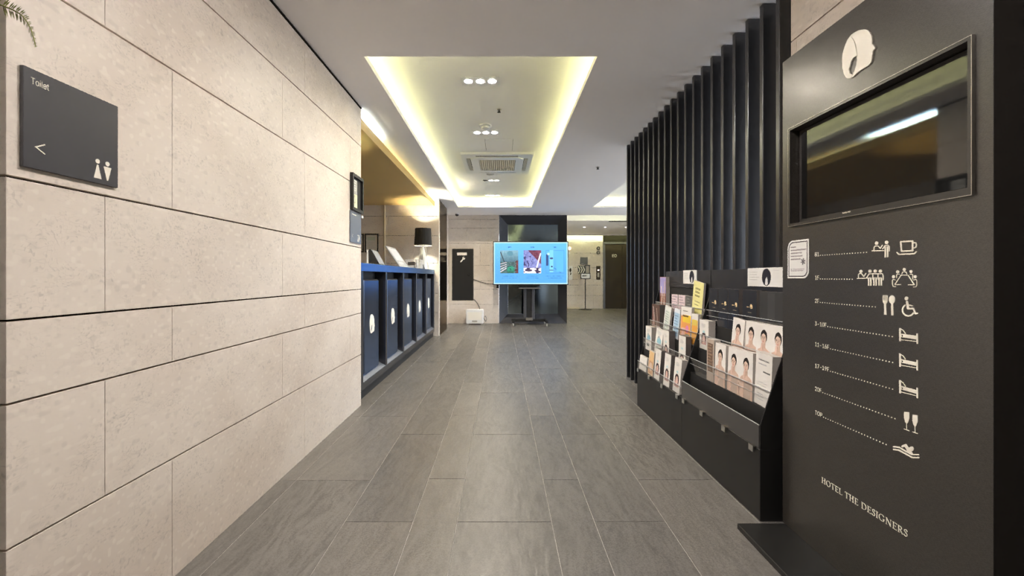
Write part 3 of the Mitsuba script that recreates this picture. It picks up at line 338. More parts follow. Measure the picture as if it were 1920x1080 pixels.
t = put('ceiling_speaker', lathe([(0, 0), (0.06, 0), (0.055, -0.008), (0, -0.012)], (-0.155, 6.2, ZR)), 'grey_plastic'); lab(t, 'small round grey ceiling speaker right behind the air conditioner', 'speaker')
t = thing('access_hatch', 'flush square ceiling hatch in front of the air conditioner', 'hatch')
put('panel', bx(-0.175, 0.125, 4.62, 5.04, ZR - 0.0025, ZR - 0.0002), 'paint', t)
put('edge_gap', bx(-0.180, -0.176, 4.62, 5.04, ZR - 0.003, ZR - 0.0002), 'paint_shade', t); put('edge_gap', bx(0.126, 0.130, 4.62, 5.04, ZR - 0.003, ZR - 0.0002), 'paint_shade', t)
# cassette air conditioner
t = thing('air_conditioner', 'white ceiling cassette air conditioner with slatted beige grille', 'air conditioner')
x0, x1, y0, y1 = -0.49, 0.385, 5.10, 6.05; cx, cy = (x0 + x1) / 2, (y0 + y1) / 2
g = sbox(x0, y0, x1, y1)
ins = sbox(cx - 0.345, cy - 0.375, cx + 0.345, cy + 0.375)
slots = unary_union([sbox(cx - 0.26, y0 + 0.055, cx + 0.26, y0 + 0.105), sbox(cx - 0.26, y1 - 0.105, cx + 0.26, y1 - 0.055), sbox(x0 + 0.055, cy - 0.3, x0 + 0.105, cy + 0.3), sbox(x1 - 0.105, cy - 0.3, x1 - 0.055, cy + 0.3)])
grl = sbox(cx - 0.23, cy - 0.27, cx + 0.23, cy + 0.27)
put('panel', frame_map(extr(g.difference(slots).difference(grl), 0.03), (0, 0, ZR - 0.031), X_, Y_, Z_), 'white_plastic', t)
octo = Polygon([(cx - 0.26, y0 + 0.11), (cx + 0.26, y0 + 0.11), (cx + 0.325, cy - 0.29), (cx + 0.325, cy + 0.29), (cx + 0.26, y1 - 0.11), (cx - 0.26, y1 - 0.11), (cx - 0.325, cy + 0.29), (cx - 0.325, cy - 0.29)])
put('inner_panel', frame_map(extr(octo.difference(grl), 0.010), (0, 0, ZR - 0.041), X_, Y_, Z_), 'white_plastic', t)
gp = put('grille', bx(cx - 0.23, cx + 0.23, cy - 0.27, cy + 0.27, ZR - 0.012, ZR - 0.001), 'ac_grille', t)
for k in range(18):
    xx = cx - 0.23 + 0.46 * (k + 0.5) / 18; put('slat', bx(xx - 0.007, xx + 0.007, cy - 0.27, cy + 0.27, ZR - 0.038, ZR - 0.0125, 0.002), 'ac_grille', gp)
for p in polys(slots):
    a, b, c_, d = p.bounds
    lv = put('louvre', bx(a, c_, b, d, ZR - 0.008, ZR - 0.001), 'dark_gap', t)
    put('flap', bx(a + .004, c_ - .004, b + 0.016, d - 0.016, ZR - 0.033, ZR - 0.028, 0.001), 'grey_plastic', lv)
t = thing('security_camera', 'small black dome camera on the ceiling above the end wall', 'security camera')
put('base', lathe([(0, 0), (0.045, 0), (0.043, -0.02), (0, -0.02)], (-0.92, 8.85, 2.31), 20), 'white_plastic', t, 40)
put('dome', lathe([(0.038, -0.02), (0.034, -0.04), (0.02, -0.054), (0, -0.058)], (-0.92, 8.85, 2.31), 20), 'black_lacquer', t, 60)

# ---------------------------------------------------------------- slat screen
s = thing('slat_screen', 'tall screen of upright black slats between the lobby and the entrance', 'screen')
for k in range(20):
    y = 1.945 + 0.1218 * k
    put('slat', bx(1.25, 1.36, y - 0.026, y, 0.0, 2.308, 0.003), 'black_lacquer', s)

# ---------------------------------------------------------------- directory board (black upright stand with the floor guide)
XK, YK = 1.121, 1.70
k = thing('directory_board', 'black upright directory board with built-in monitor and floor guide pictograms', 'directory board')
fr = fr_right(XK, YK, 0)
UA, UB, ZA, ZB = 0.052, 0.680, 1.203, 1.563      # monitor opening
g = sbox(0, 0.0225, 0.728, 1.852).difference(sbox(UA, ZA, UB, ZB))
body = cat(relief(g, 0.05, fr_right(XK + 0.05, YK, 0)), bx(XK + 0.05, XK + 0.118, YK - 0.728, YK, 0.0225, 1.852))
put('body', body, 'tower_paint', k)
put('end_shade_sheet', bx(XK, XK + 0.118, YK - 0.7295, YK - 0.7282, 0.0225, 1.852), 'end_shade', k)  # added dark sheet: paints the shade on the unlit near end
put('plinth', bx(0.935, XK + 0.118, 0.90, 1.692, 0.0, 0.022, 0.0015), 'black_satin', k)
g = sbox(0.042, 1.193, 0.690, 1.573).difference(sbox(UA, ZA, UB, ZB))
fb = put('frame', relief(g, 0.007, fr), 'bezel', k)
put('bright_edge', relief(sbox(0.0415, 1.1925, 0.6905, 1.5735).difference(sbox(0.0435, 1.1945, 0.6885, 1.5715)), 0.0078, fr), 'edge_metal', fb)
mo = put('monitor', bx(XK + 0.028, XK + 0.049, YK - UB + 0.002, YK - UA - 0.002, ZA + 0.002, ZB - 0.002, 0.002), 'bezel', k)
put('screen', relief(sbox(0.070, 1.220, 0.668, 1.548), 0.0015, fr_right(XK + 0.028, YK, 0)), 'screen_glass', mo)
put('maker_name', text('SAMSUNG', 0.0045, fr_right(XK + 0.028, YK, 0), 0.262, 1.2115, 0.0006, True, 1.1), 'white_print', mo)
put('logo', relief(icon('logo'), 0.004, fr), 'white_print', k)
rows = [('B1', 1.0715, 0.4045), ('1F', 0.9885, 0.349), ('2F', 0.9060, 0.441), ('3-10F', 0.8250, 0.4905), ('11-16F', 0.7510, 0.4925), ('17-19F', 0.6745, 0.494), ('20F', 0.5925, 0.505), ('TOP', 0.5080, 0.473)]
for s_, z, ue in rows:
    h = 0.0150; sx = 0.86
    put('floor_number', text(s_, h, fr, 0.1745, z, 0.0012, False, sx), 'white_print', k)
    u0 = 0.1745 + text_width(s_, h, sx) + 0.006
    n = int((ue - u0) / 0.0105)
    dots = unary_union([Point(u0 + i * 0.0105, z + 0.0028).buffer(0.0019, quad_segs=3) for i in range(n)])
    key = put('dotted_line', relief(dots, 0.0010, fr), 'white_print', k); lab(key, kind='stuff')
for nm, ic, dz in (('desk_pictogram', 'desk', 0), ('cup_pictogram', 'cup', 0), ('queue_pictogram', 'queue', 0), ('meeting_pictogram', 'meeting', 0), ('fork_pictogram', 'fork', 0), ('spoon_pictogram', 'spoon', 0),
                   ('wheelchair_pictogram', 'wheelchair', 0), ('bed_pictogram', 'bed', 0), ('bed_pictogram', 'bed', -0.0715), ('bed_pictogram', 'bed', -0.1465), ('glass_pictogram', 'glass', 0), ('glass_pictogram', 'glass_b', 0), ('swimmer_pictogram', 'swimmer', 0)):
    put(nm, relief(affinity.translate(icon(ic), 0, dz), 0.0012, fr), 'white_print', k)
# serif capitals
def serif(ch):
    st, th, sv = 0.115, 0.045, 0.035
    stem = lambda x: unary_union([line([(x, 0), (x, 1)], st), line([(x - .15, sv / 2), (x + .15, sv / 2)], sv), line([(x - .15, 1 - sv / 2), (x + .15, 1 - sv / 2)], sv)])
    ring = lambda x, rx: disc(x, .5, rx, .515).difference(disc(x, .5, rx - .11, .465))
    if ch == 'H': return unary_union([stem(.16), stem(.66), line([(.16, .52), (.66, .52)], th)]), .84
    if ch == 'O': return ring(.44, .42), .90
    if ch == 'T': return unary_union([line([(.34, 0), (.34, 1)], st), line([(.19, sv / 2), (.49, sv / 2)], sv), line([(.02, .975), (.66, .975)], .05), line([(.03, 1), (.03, .80)], .04), line([(.65, 1), (.65, .80)], .04)]), .70
    if ch == 'E': return unary_union([stem(.16), line([(.1, .975), (.55, .975)], .05), line([(.1, .025), (.58, .025)], .05), line([(.16, .52), (.46, .52)], th), line([(.55, 1), (.55, .83)], .04), line([(.58, 0), (.58, .18)], .04), line([(.46, .43), (.46, .61)], .035)]), .64
    if ch == 'L': return unary_union([stem(.16), line([(.1, .025), (.55, .025)], .05), line([(.55, 0), (.55, .18)], .04)]), .60
    if ch == 'I': return stem(.16), .34
    if ch == 'D': return unary_union([stem(.16), ring(.36, .46).intersection(sbox(.30, -.1, 1, 1.1)), line([(.1, .975), (.36, .975)], .05), line([(.1, .025), (.36, .025)], .05)]), .88
    if ch == 'S': return unary_union([LineString([(.46, .78), (.42, .92), (.28, .98), (.13, .90), (.10, .74), (.20, .60), (.36, .48), (.46, .34), (.44, .14), (.30, .03), (.14, .05), (.06, .2)]).buffer(.042, quad_segs=3), line([(.2, .60), (.36, .48)], .12), line([(.47, .95), (.47, .74)], .03), line([(.05, .05), (.05, .26)], .03)]), .55
    if ch == 'G': return unary_union([ring(.44, .42).difference(sbox(.58, .36, 1, .76)), line([(.74, 0.05), (.74, .42)], .11), line([(.60, .42), (.86, .42)], sv)]), .92
    if ch == 'N': return unary_union([line([(.16, 0), (.16, 1)], .05), line([(.74, -.02), (.74, 1)], .05), line([(.14, .98), (.74, .02)], .11), line([(.03, sv / 2), (.29, sv / 2)], sv), line([(.61, 1 - sv / 2), (.87, 1 - sv / 2)], sv), line([(.02, 1 - sv / 2), (.2, 1 - sv / 2)], sv)]), .90
    if ch == 'R': return unary_union([stem(.16), ring(.0, .1) if False else affinity.scale(disc(.30, .74, .27, .26).difference(disc(.30, .74, .17, .215)), 1, 1).intersection(sbox(.18, 0, 1, 1.1)), line([(.1, .975), (.30, .975)], .05), line([(.16, .5), (.32, .5)], .05), line([(.30, .50), (.66, .02)], .11), line([(.55, .02), (.74, .02)], sv)]), .72
    return Polygon(), .34
gs, x = [], 0.0
for ch in 'HOTEL THE DESIGNERS':
    g, adv = serif(ch)
    if not g.is_empty: gs.append(affinity.translate(g, x, 0))
    x += adv + 0.07
sc = 0.0195
put('hotel_name', relief(affinity.translate(affinity.scale(unary_union(gs), 0.318 / x, sc, origin=(0, 0)), 0.2078, 0.280), 0.0015, fr), 'white_print', k)

# notice stuck on the board
def leaf_rect(a, b, c, d, r):
    g = sbox(a, b, c, d)
    tl = sbox(a, d - r, a + r, d).difference(Point(a + r, d - r).buffer(r, quad_segs=8)); br = sbox(c - r, b, c, b + r).difference(Point(c - r, b + r).buffer(r, quad_segs=8))
    return g.difference(tl).difference(br)
NB = (0.031, 0.993, 0.146, 1.138)
t = thing('notice_sticker', 'small white notice sticker with two rounded corners on the black directory board', 'sticker')
put('sheet', relief(leaf_rect(*NB, 0.030), 0.0012, fr), 'white_plastic', t)
ink = (0.10, 0.09, 0.10)
lay = [(leaf_rect(NB[0] + .006, NB[1] + .006, NB[2] - .006, NB[3] - .006, .025).difference(leaf_rect(NB[0] + .010, NB[1] + .010, NB[2] - .010, NB[3] - .010, .022)), ink)]
ls = []
for i, wd in enumerate((0.028, 0.078, 0.060, 0.058, 0.050)):
    z = 1.112 - 0.0115 * i; u = 0.050
    while u < 0.050 + wd:
        q = rng.uniform(0.005, 0.010); ls.append(sbox(u, z - .0026, u + q - .0016, z + .0026)); u += q
for i, wd in enumerate((0.074, 0.068)):
    ls.append(sbox(0.050, 1.0265 - .006 * i, 0.050 + wd, 1.0290 - .006 * i))
lay.append((unary_union(ls), (0.30, 0.27, 0.28)))
star = unary_union([line([(0.117 - .012 * math.cos(a), 1.056 - .012 * math.sin(a)), (0.117 + .012 * math.cos(a), 1.056 + .012 * math.sin(a))], .0035) for a in (0.3, 1.35, 2.4)])
lay.append((star, ink))
printed('print', lay, fr_right(XK - 0.0012, YK, 0), t)

# ---------------------------------------------------------------- brochure racks
ZT = [0.295, 0.445, 0.585, 0.725]; XT = [1.0555, 1.103, 1.150, 1.197]; XB = 1.244
def rack(y0, y1, label, lip1, header_from):
    t = thing('brochure_rack', label, 'brochure rack')
    put('base', bx(1.0555, XB, y0, y1, 0.0, 0.293, 0.002), 'black_satin', t)
    for q, (z0, x) in enumerate(zip(ZT, XT)):
        if q: put('shelf', bx(x, XB, y0 + .007, y1 - .007, ZT[q - 1] + (0.0005 if q > 1 else -.001), z0), 'black_matt', t)
    put('back_panel', bx(1.232, XB, y0 + .007, y1 - .007, ZT[-1], 0.925), 'black_matt', t)
    put('header', bx(1.226, XB, y0 + .004, header_from, 0.9255, 1.038, 0.001), 'black_lacquer', t)
    zb = 0.39 if lip1 else 0.297
    prof = Polygon([(1.0565, 0.294), (1.0565, zb), (1.2315, 0.928), (XB, 0.928), (XB, 0.294)])
    for a in (y0, y1 - 0.006):
        put('side_panel', frame_map(extr(prof, 0.006), (0, a + 0.006, 0), X_, Z_, -Y_), 'black_satin', t)
    for q, (z0, x) in enumerate(zip(ZT, XT)):
        if q == 0 and not lip1: hgt = 0.055
        else: hgt = 0.095 if q == 0 else 0.080
        a, b = y0 + .0075, y1 - .0075
        sheet = (np.array([(x + .0005, a, z0), (x + .0005, b, z0), (x + .0005, b, z0 + hgt), (x + .0005, a, z0 + hgt)]), np.array([[0, 1, 2, 3]]))
        if q == 0 and lip1: tr = put('tray_front', bx(x - .0005, x + .0025, a, b, z0, z0 + hgt), 'acrylic_smoke', t)
        else: tr = put('tray_front', sheet, 'acrylic', t)
        put('edge', bx(x - .0015, x + .0025, a, b, z0 + hgt, z0 + hgt + .003), 'acrylic_edge', tr)  # pale strip paints the highlight along the acrylic rim
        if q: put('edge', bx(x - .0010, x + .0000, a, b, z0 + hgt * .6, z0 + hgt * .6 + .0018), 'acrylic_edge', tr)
    for i in range(4):
        y = y1 - 0.045 - i * (y1 - y0 - 0.09) / 3
        put('clip', cat(bx(1.043, 1.0553, y - .016, y + .016, 0.2935, 0.297), bx(1.043, 1.046, y - .016, y + .016, 0.272, 0.2935)), 'chrome', t)
    return t
rack(2.4985, 3.313, 'farther black brochure rack, packed full with small white leaflets', False, 3.18)
rack(1.741, 2.4970, 'nearer black brochure rack with portrait leaflets and an empty bottom tray', True, 2.493)

def brochure(label, q, ya, wd, h, th, layers, face=(0.80, 0.78, 0.74), side='pages', lean=4.0, roll=0.0, lift=0.0, group=None, name='brochure_stack', off=0.004, cover='print'):
    """a stack of leaflets in tier q, its far edge at ya; faces the lobby (-X)"""
    t = thing(name, label, 'brochures', group)
    a, r = math.radians(lean), math.radians(roll)
    V = np.array([math.sin(a), 0, math.cos(a)]); U = -Y_; W = -np.array([math.cos(a), 0, -math.sin(a)])
    U, V = U * math.cos(r) + V * math.sin(r), V * math.cos(r) - U * math.sin(r)
    drop = wd * math.sin(r) if r < 0 else 0
    O = np.array([XT[q] + off, ya, ZT[q] + 0.001 + lift - drop * 1.0 + th * math.sin(a) * 0])
    # the body's rear lower edge must not dip below the shelf
    fr_ = (O, U, V, W)
    put('pages', frame_map(bx(0, wd, 0, h, -th, -0.0004), *fr_), side, t)
    printed('cover', [(sbox(0, 0, wd, h), face), *layers], fr_, t)
    return t
def scribble(u0, v0, u1, n, dv, hgt, seed):
    rr = random.Random(seed); ls = []
    for i in range(n):
        u, v = u0, v0 - dv * i; e = u0 + (u1 - u0) * rr.uniform(.6, 1)
        while u < e:
            qd = rr.uniform(.003, .009); ls.append(sbox(u, v - hgt / 2, min(u + qd, u1) - .0007, v + hgt / 2)); u += qd + .0006
    return unary_union(ls)
def portrait(w, h, shift=0.0, big=1.0):
    """plain studio portrait of a woman with dark pinned-up hair and a pale beige top"""
    cx = w * 0.5 + shift; cy = h * 0.70; r = w * 0.215 * big
    B = sbox(0, 0, w, h)
    P_ = lambda *q: Polygon([(cx + r * a, cy + r * b) for a, b in q]).buffer(r * .10, quad_segs=3)
    neck = P_((-.42, -.8), (-.45, -1.9), (-.9, -2.25), (.9, -2.25), (.45, -1.9), (.42, -.8))
    sh = P_((-.8, -2.15), (-1.75, -2.55), (-2.15, -3.3), (-2.3, -8), (2.3, -8), (2.15, -3.3), (1.75, -2.55), (.8, -2.15))
    dress = P_((-1.35, -2.75), (-.7, -3.0), (0, -3.35), (.7, -3.0), (1.35, -2.75), (1.7, -3.6), (1.6, -8), (-1.6, -8), (-1.7, -3.6))
    hair = unary_union([disc(cx, cy + r * .30, r * 1.02, r * 1.30), disc(cx + r * .1, cy + r * 1.25, r * .45, r * .40)])
    face = unary_union([disc(cx, cy - r * .02, r * .80, r * 1.10), disc(cx, cy - r * .55, r * .58, r * .72)])
    parting = Polygon([(cx + r * a, cy + r * b) for a, b in ((-.84, .1), (-.80, .75), (-.35, 1.15), (.35, 1.18), (.80, .8), (.86, .1), (.62, .62), (.15, .88), (-.12, .92), (-.52, .62))])
    eyes = unary_union([disc(cx - r * .34, cy + r * .02, r * .15, r * .055), disc(cx + r * .34, cy + r * .02, r * .15, r * .055)])
    brows = unary_union([line([(cx - r * .54, cy + r * .20), (cx - r * .32, cy + r * .26), (cx - r * .14, cy + r * .20)], r * .05), line([(cx + r * .14, cy + r * .20), (cx + r * .32, cy + r * .26), (cx + r * .54, cy + r * .20)], r * .05)])
    nose = line([(cx + r * .02, cy - r * .05), (cx - r * .03, cy - r * .38), (cx + r * .09, cy - r * .40)], r * .045)
    mouth = disc(cx, cy - r * .70, r * .22, r * .075)
    arm = P_((-1.9, -8), (-1.5, -4.6), (-.75, -2.2), (-.55, -1.15), (-.25, -1.1), (-.35, -2.0), (-.75, -4.2), (-.9, -8))
    return [(g.intersection(B), c) for g, c in ((hair, (0.022, 0.016, 0.014)), (neck, (0.62, 0.44, 0.35)), (sh, (0.66, 0.48, 0.39)), (dress, (0.55, 0.43, 0.36)), (face, (0.74, 0.55, 0.45)), (parting, (0.022, 0.016, 0.014)), (arm, (0.70, 0.51, 0.42)), (brows, (0.16, 0.10, 0.08)), (eyes, (0.07, 0.045, 0.04)), (nose, (0.58, 0.41, 0.33)), (mouth, (0.55, 0.22, 0.20)))]
def small_face(w, h, cy, tint=(0.50, 0.30, 0.28), s=0.30):
    """leaflet print: a tinted round-topped portrait picture low on a white leaflet, heading above"""
    pic = unary_union([disc(w * .5, h * cy, w * s, w * s * 1.2), sbox(w * (.5 - s), h * (cy - .20), w * (.5 + s), h * cy)])
    return [(pic, tint), (disc(w * .5, h * cy + w * .06, w * s * .95, w * s * 1.05), (0.05, 0.03, 0.035)), (disc(w * .5, h * cy - w * .02, w * s * .6, w * s * .85), (0.72, 0.50, 0.44)),
            (scribble(w * .25, h * .86, w * .75, 3, .008, .003, 3), (0.55, 0.55, 0.56)), (disc(w * .5, h * .60, w * .12, w * .07), (0.45, 0.66, 0.72))]
def landscape(w, h, c1, c2, c3):
    return [(Polygon([(w * .2, h * .42), (w * .8, h * .42), (w * .85, h * .58), (w * .6, h * .64), (w * .3, h * .60)]), c1), (Polygon([(w * .2, h * .18), (w * .65, h * .16), (w * .6, h * .28), (w * .25, h * .30)]), c2),
            (line([(w * .3, h * .62), (w * .5, h * .70), (w * .75, h * .60)], .006), c3), (scribble(w * .2, h * .88, w * .8, 3, .008, .003, 5), (0.5, 0.52, 0.54))]

# --- far rack
W_ = (0.82, 0.80, 0.76)
brochure('low white card at the far end of the bottom tier of the far rack', 0, 3.285, 0.16, 0.105, 0.018, [(scribble(.02, .07, .14, 3, .014, .003, 1), (.6, .6, .6))], W_, lean=6)
brochure('orange and beige leaflets beside the low white card in the far rack', 0, 3.090, 0.10, 0.17, 0.018, [(sbox(.01, .01, .09, .13), (0.62, 0.36, 0.20)), (disc(.05, .06, .03, .03), (0.74, 0.58, 0.46)), (sbox(.012, .10, .088, .165), (0.80, 0.55, 0.28))], (0.80, 0.62, 0.42), roll=-3)
for i, (ya, lb) in enumerate(((2.965, 'white leaflet stack with small portrait, farthest of three in the bottom tier'), (2.795, 'white leaflet stack with small portrait, middle of three in the bottom tier'), (2.640, 'white leaflet stack with small portrait beside the divider, bottom tier'))):
    brochure(lb, 0, ya, 0.10, 0.207, 0.036, small_face(0.10, 0.207, 0.36), W_, lean=4, roll=(-2, 0, -2)[i], side=('pages_dark', 'pages_dark', 'pages')[i])
brochure('white leaflets with teal pictures at the far end of the second tier', 1, 3.275, 0.125, 0.178, 0.038, landscape(.125, .178, (0.25, 0.45, 0.55), (0.12, 0.14, 0.13), (0.2, 0.3, 0.38)), W_, lean=0.8)
brochure('tilted white leaflets with a pale blue drawing in the second tier', 1, 3.090, 0.13, 0.178, 0.016, landscape(.13, .178, (0.30, 0.55, 0.65), (0.40, 0.46, 0.40), (0.3, 0.4, 0.5)), W_, lean=4, roll=-6)
brochure('white leaflets with small portrait leaning beside the blue drawing, second tier', 1, 2.915, 0.10, 0.19, 0.040, small_face(0.10, 0.19, 0.30), W_, side='pages_dark', lean=0.5, roll=2)
brochure('white leaflet stack with small portrait against the divider, second tier', 1, 2.665, 0.10, 0.19, 0.034, small_face(0.10, 0.19, 0.22), W_, side='pages_dark', lean=0.8)
bw = (0.09, 0.045, 0.035)
brochure('dark brown magazines with pale marks in the third tier of the far rack', 2, 3.270, 0.16, 0.205, 0.040, [(Polygon([(.01, .01), (.08, .01), (.05, .12), (.02, .19)]), (0.22, 0.10, 0.085)), (line([(.03, .19), (.05, .11), (.035, .05)], .01), (0.62, 0.50, 0.46)), (line([(.10, .18), (.115, .10), (.10, .04)], .008), (0.50, 0.38, 0.34))], bw, side='pages_dark', lean=0.4)
brochure('pale green and white leaflets tilted beside the brown magazines', 2, 3.055, 0.11, 0.20, 0.014, [(sbox(.015, .02, .095, .17), (0.66, 0.72, 0.66)), (scribble(.02, .16, .09, 8, .017, .007, 8), (0.42, 0.50, 0.50))], (0.78, 0.80, 0.78), lean=3, roll=-9)
brochure('narrow light blue leaflets between the green and orange ones', 2, 2.885, 0.095, 0.198, 0.016, [(sbox(.008, .02, .087, .17), (0.40, 0.58, 0.76)), (scribble(.015, .15, .08, 7, .018, .006, 9), (0.22, 0.34, 0.50))], (0.70, 0.76, 0.84), lean=4, roll=-4)
org = [(sbox(.004, .004, .146, .165), (0.80, 0.36, 0.10)), (sbox(.03, .125, .14, .172), (0.86, 0.60, 0.05)), (sbox(.02, .01, .07, .09), (0.75, 0.45, 0.38)), (disc(.10, .085, .022, .024), (0.75, 0.25, 0.45)), (sbox(.085, .01, .135, .055), (0.28, 0.30, 0.20)), (scribble(.03, .165, .13, 1, .01, .009, 12), (0.18, 0.10, 0.03)), (scribble(.03, .197, .12, 1, .01, .004, 13), (0.2, 0.2, 0.2))]
brochure('bright orange and yellow leaflet in the third tier, beside the divider', 2, 2.760, 0.15, 0.222, 0.016, org, W_, lean=3)
brochure('second orange leaflet half hidden against the divider, third tier', 2, 2.598, 0.085, 0.19, 0.016, [(sbox(.004, .004, .081, .15), (0.82, 0.42, 0.08)), (sbox(.01, .12, .075, .155), (0.78, 0.60, 0.12))], W_, lean=2)
brochure('tall purple and brown magazines at the far end of the top tier', 3, 3.235, 0.12, 0.272, 0.028, [(sbox(.004, .15, .116, .268), (0.36, 0.32, 0.62)), (sbox(.004, .004, .116, .13), (0.20, 0.07, 0.045)), (line([(.03, .2), (.05, .13), (.03, .03)], .014), (0.78, 0.64, 0.58)), (line([(.10, .24), (.085, .13), (.095, .03)], .012), (0.66, 0.52, 0.46))], (0.30, 0.16, 0.16), lean=0.3)
for i, (ya, lb) in enumerate(((3.010, 'pinkish printed card, farther of two side by side in the top tier'), (2.895, 'pinkish printed card, nearer of two side by side in the top tier'))):
    brochure(lb, 3, ya, 0.105, 0.150, 0.026, [(scribble(.012, .135, .095, 6, .018, .009, 20 + i), (0.45, 0.36, 0.42)), (sbox(.012, .008, .095, .03), (0.45, 0.55, 0.66))], (0.72, 0.60, 0.63), lean=0.4)
brochure('dark grey printed card in the top tier next to the yellow leaflet', 3, 2.775, 0.075, 0.148, 0.020, [(scribble(.01, .13, .068, 6, .018, .008, 31), (0.22, 0.22, 0.21))], (0.10, 0.10, 0.095), lean=0.5)
brochure('tall pale yellow leaflet leaning against the divider of the racks', 3, 2.700, 0.135, 0.235, 0.012, [(scribble(.03, .19, .105, 3, .022, .012, 33), (0.35, 0.33, 0.14)), (scribble(.03, .11, .11, 2, .02, .006, 34), (0.45, 0.43, 0.22))], (0.86, 0.82, 0.36), lean=1.0, roll=-8, lift=0.0)
# --- near rack
for i, (ya, lb) in enumerate(((2.215, 'portrait leaflets of a dark-haired woman, farthest of three in the second tier'), (2.092, 'portrait leaflets of a dark-haired woman, middle of three in the second tier'), (1.985, 'portrait leaflets of a dark-haired woman, nearest of three in the second tier'))):
    brochure(lb, 1, ya, 0.103, 0.212, 0.030, portrait(0.103, 0.212, 0.0), (0.84, 0.81, 0.77), lean=1.6, roll=(0, -1, 1)[i])
brochure('brown book page stack left of the second tier portraits', 1, 2.300, 0.075, 0.222, 0.034, [(sbox(.01, .05, .065, .20), (0.16, 0.10, 0.07)), (scribble(.012, .19, .063, 9, .016, .008, 41), (0.30, 0.20, 0.14))], (0.48, 0.40, 0.34), lean=0.6)
brochure('white leaflets with grey text and a black bar at the near end', 1, 1.868, 0.112, 0.225, 0.034, [(scribble(.02, .195, .10, 1, .01, .006, 42), (.2, .2, .2)), (scribble(.02, .178, .105, 1, .01, .005, 43), (.45, .45, .45)), (sbox(.055, .145, .10, .151), (.15, .15, .15)), (scribble(.02, .10, .10, 2, .012, .002, 44), (.62, .62, .62)), (scribble(.02, .05, .07, 3, .012, .003, 45), (.58, .58, .58))], W_, lean=0.8, roll=-3)
brochure('white leaflet stack with a small portrait, alone in the third tier', 2, 2.485, 0.108, 0.165, 0.038, small_face(.108, .165, .36, s=.26), W_, lean=0.3)
for i, (ya, lb) in enumerate(((2.150, 'tilted portrait leaflets of a woman, farthest in the third tier'), (2.040, 'portrait leaflets of a woman half hidden behind the tilted ones, third tier'), (1.936, 'portrait leaflets of a woman standing straight, second nearest in the third tier'), (1.832, 'portrait leaflets of a woman at the near end of the third tier'))):
    brochure(lb, 2, ya, 0.103, 0.205, (0.014, 0.028, 0.030, 0.030)[i], portrait(0.103, 0.205, (0, 0, 0.004, 0)[i]), (0.84, 0.81, 0.77), lean=(3.0, 1.2, 1.4, 1.4)[i], roll=(-4, 0, 0, 1)[i], off=(0.002, 0.012, 0.004, 0.004)[i])
lg = affinity.scale(affinity.translate(icon('logo'), -0.3007, -1.6347), .17, .17, origin=(0, 0))
for i, (ya, wd, lb) in enumerate(((2.470, 0.098, 'black brochures with a small gold head emblem, farthest of four on top'), (2.364, 0.098, 'black brochures with a small gold head emblem, second from the far end'), (2.258, 0.098, 'black brochures with a small gold head emblem, third from the far end'), (2.125, 0.115, 'black brochures with a small gold head emblem, nearest of four on top'))):
    brochure(lb, 3, ya, wd, 0.208, 0.026, [(affinity.translate(lg, .064, .118), (0.80, 0.62, 0.36)), (scribble(.035, .126, .060, 1, .01, .004, 50), (0.70, 0.50, 0.26)), (scribble(.045, .100, .09, 1, .01, .002, 51), (0.40, 0.32, 0.22))], (0.016, 0.017, 0.022), side='pages_dark', lean=0.5)
brochure('dark grey blank folders at the near end of the top tier', 3, 1.985, 0.20, 0.205, 0.024, [(sbox(.06, .004, .11, .2), (0.05, 0.05, 0.05))], (0.035, 0.035, 0.035), side='pages_dark', lean=0.5)
# header signs
for ya, wd, lb, full in ((2.869, 0.197, 'white header sign with a black head emblem on the farther rack', False), (2.118, 0.33, 'white header sign with a black head emblem on the nearer rack', True)):
    t = thing('header_sign', lb, 'sign')
    f_ = fr_right(1.2255, ya, 0.953)
    put('card', relief(sbox(0, 0, wd, 0.088), 0.003, f_), 'white_plastic', t)
    hx = wd * 0.66 if not full else 0.150
    em = affinity.scale(affinity.translate(icon('logo'), -0.3626, -1.7035), .57, .57, origin=(0, 0))
    ov = disc(hx, .044, .033, .040)
    lay = [(ov, (0.012, 0.012, 0.02)), (Polygon([(hx - .010, .010), (hx - .006, .036), (hx + .004, .046), (hx + .010, .030), (hx + .012, .012), (hx, .006)]), (0.74, 0.74, 0.76)), (scribble(.015, .068, hx - .045, 4, .012, .003, 60), (0.60, 0.60, 0.58)), (scribble(hx + .05, .075, min(wd - .01, hx + .1), 1, .01, .003, 61), (0.72, 0.72, 0.7))]
    printed('print', lay, fr_right(1.2255 - .003, ya, 0.953), t)
for ya, wd in ((2.655, 0.15), (2.40, 0.24)):
    pass

# ---------------------------------------------------------------- signs on the left wall
t = thing('toilet_sign', 'square dark grey toilet sign on the left stone wall', 'sign')
f_ = fr_left(XL, 0.9637, 1.2495)
put('plate', frame_map(bx(0, .2388, 0, .2290, 0.0004, .009, .001), *f_), 'sign_grey', t)
f2 = fr_left(XL + .009, 0.9637, 1.2495)
put('lettering', text('Toilet', 0.0150, f2, 0.0150, 0.194, 0.0006, False, 0.72), 'white_print', t)
put('arrow', relief(line([(.046, .0625), (.026, .0510), (.046, .0395)], .0028), .0006, f2), 'white_print', t)
fem = unary_union([disc(.1775, .0590, .0062), Polygon([(.1755, .0500), (.1795, .0500), (.1885, .0130), (.1665, .0130)])])
mal = unary_union([disc(.2060, .0590, .0062), Polygon([(.1945, .0500), (.2175, .0500), (.2080, .0130), (.2040, .0130)])])
put('woman_pictogram', relief(fem, .0006, f2), 'white_print', t); put('man_pictogram', relief(mal, .0006, f2), 'white_print', t)

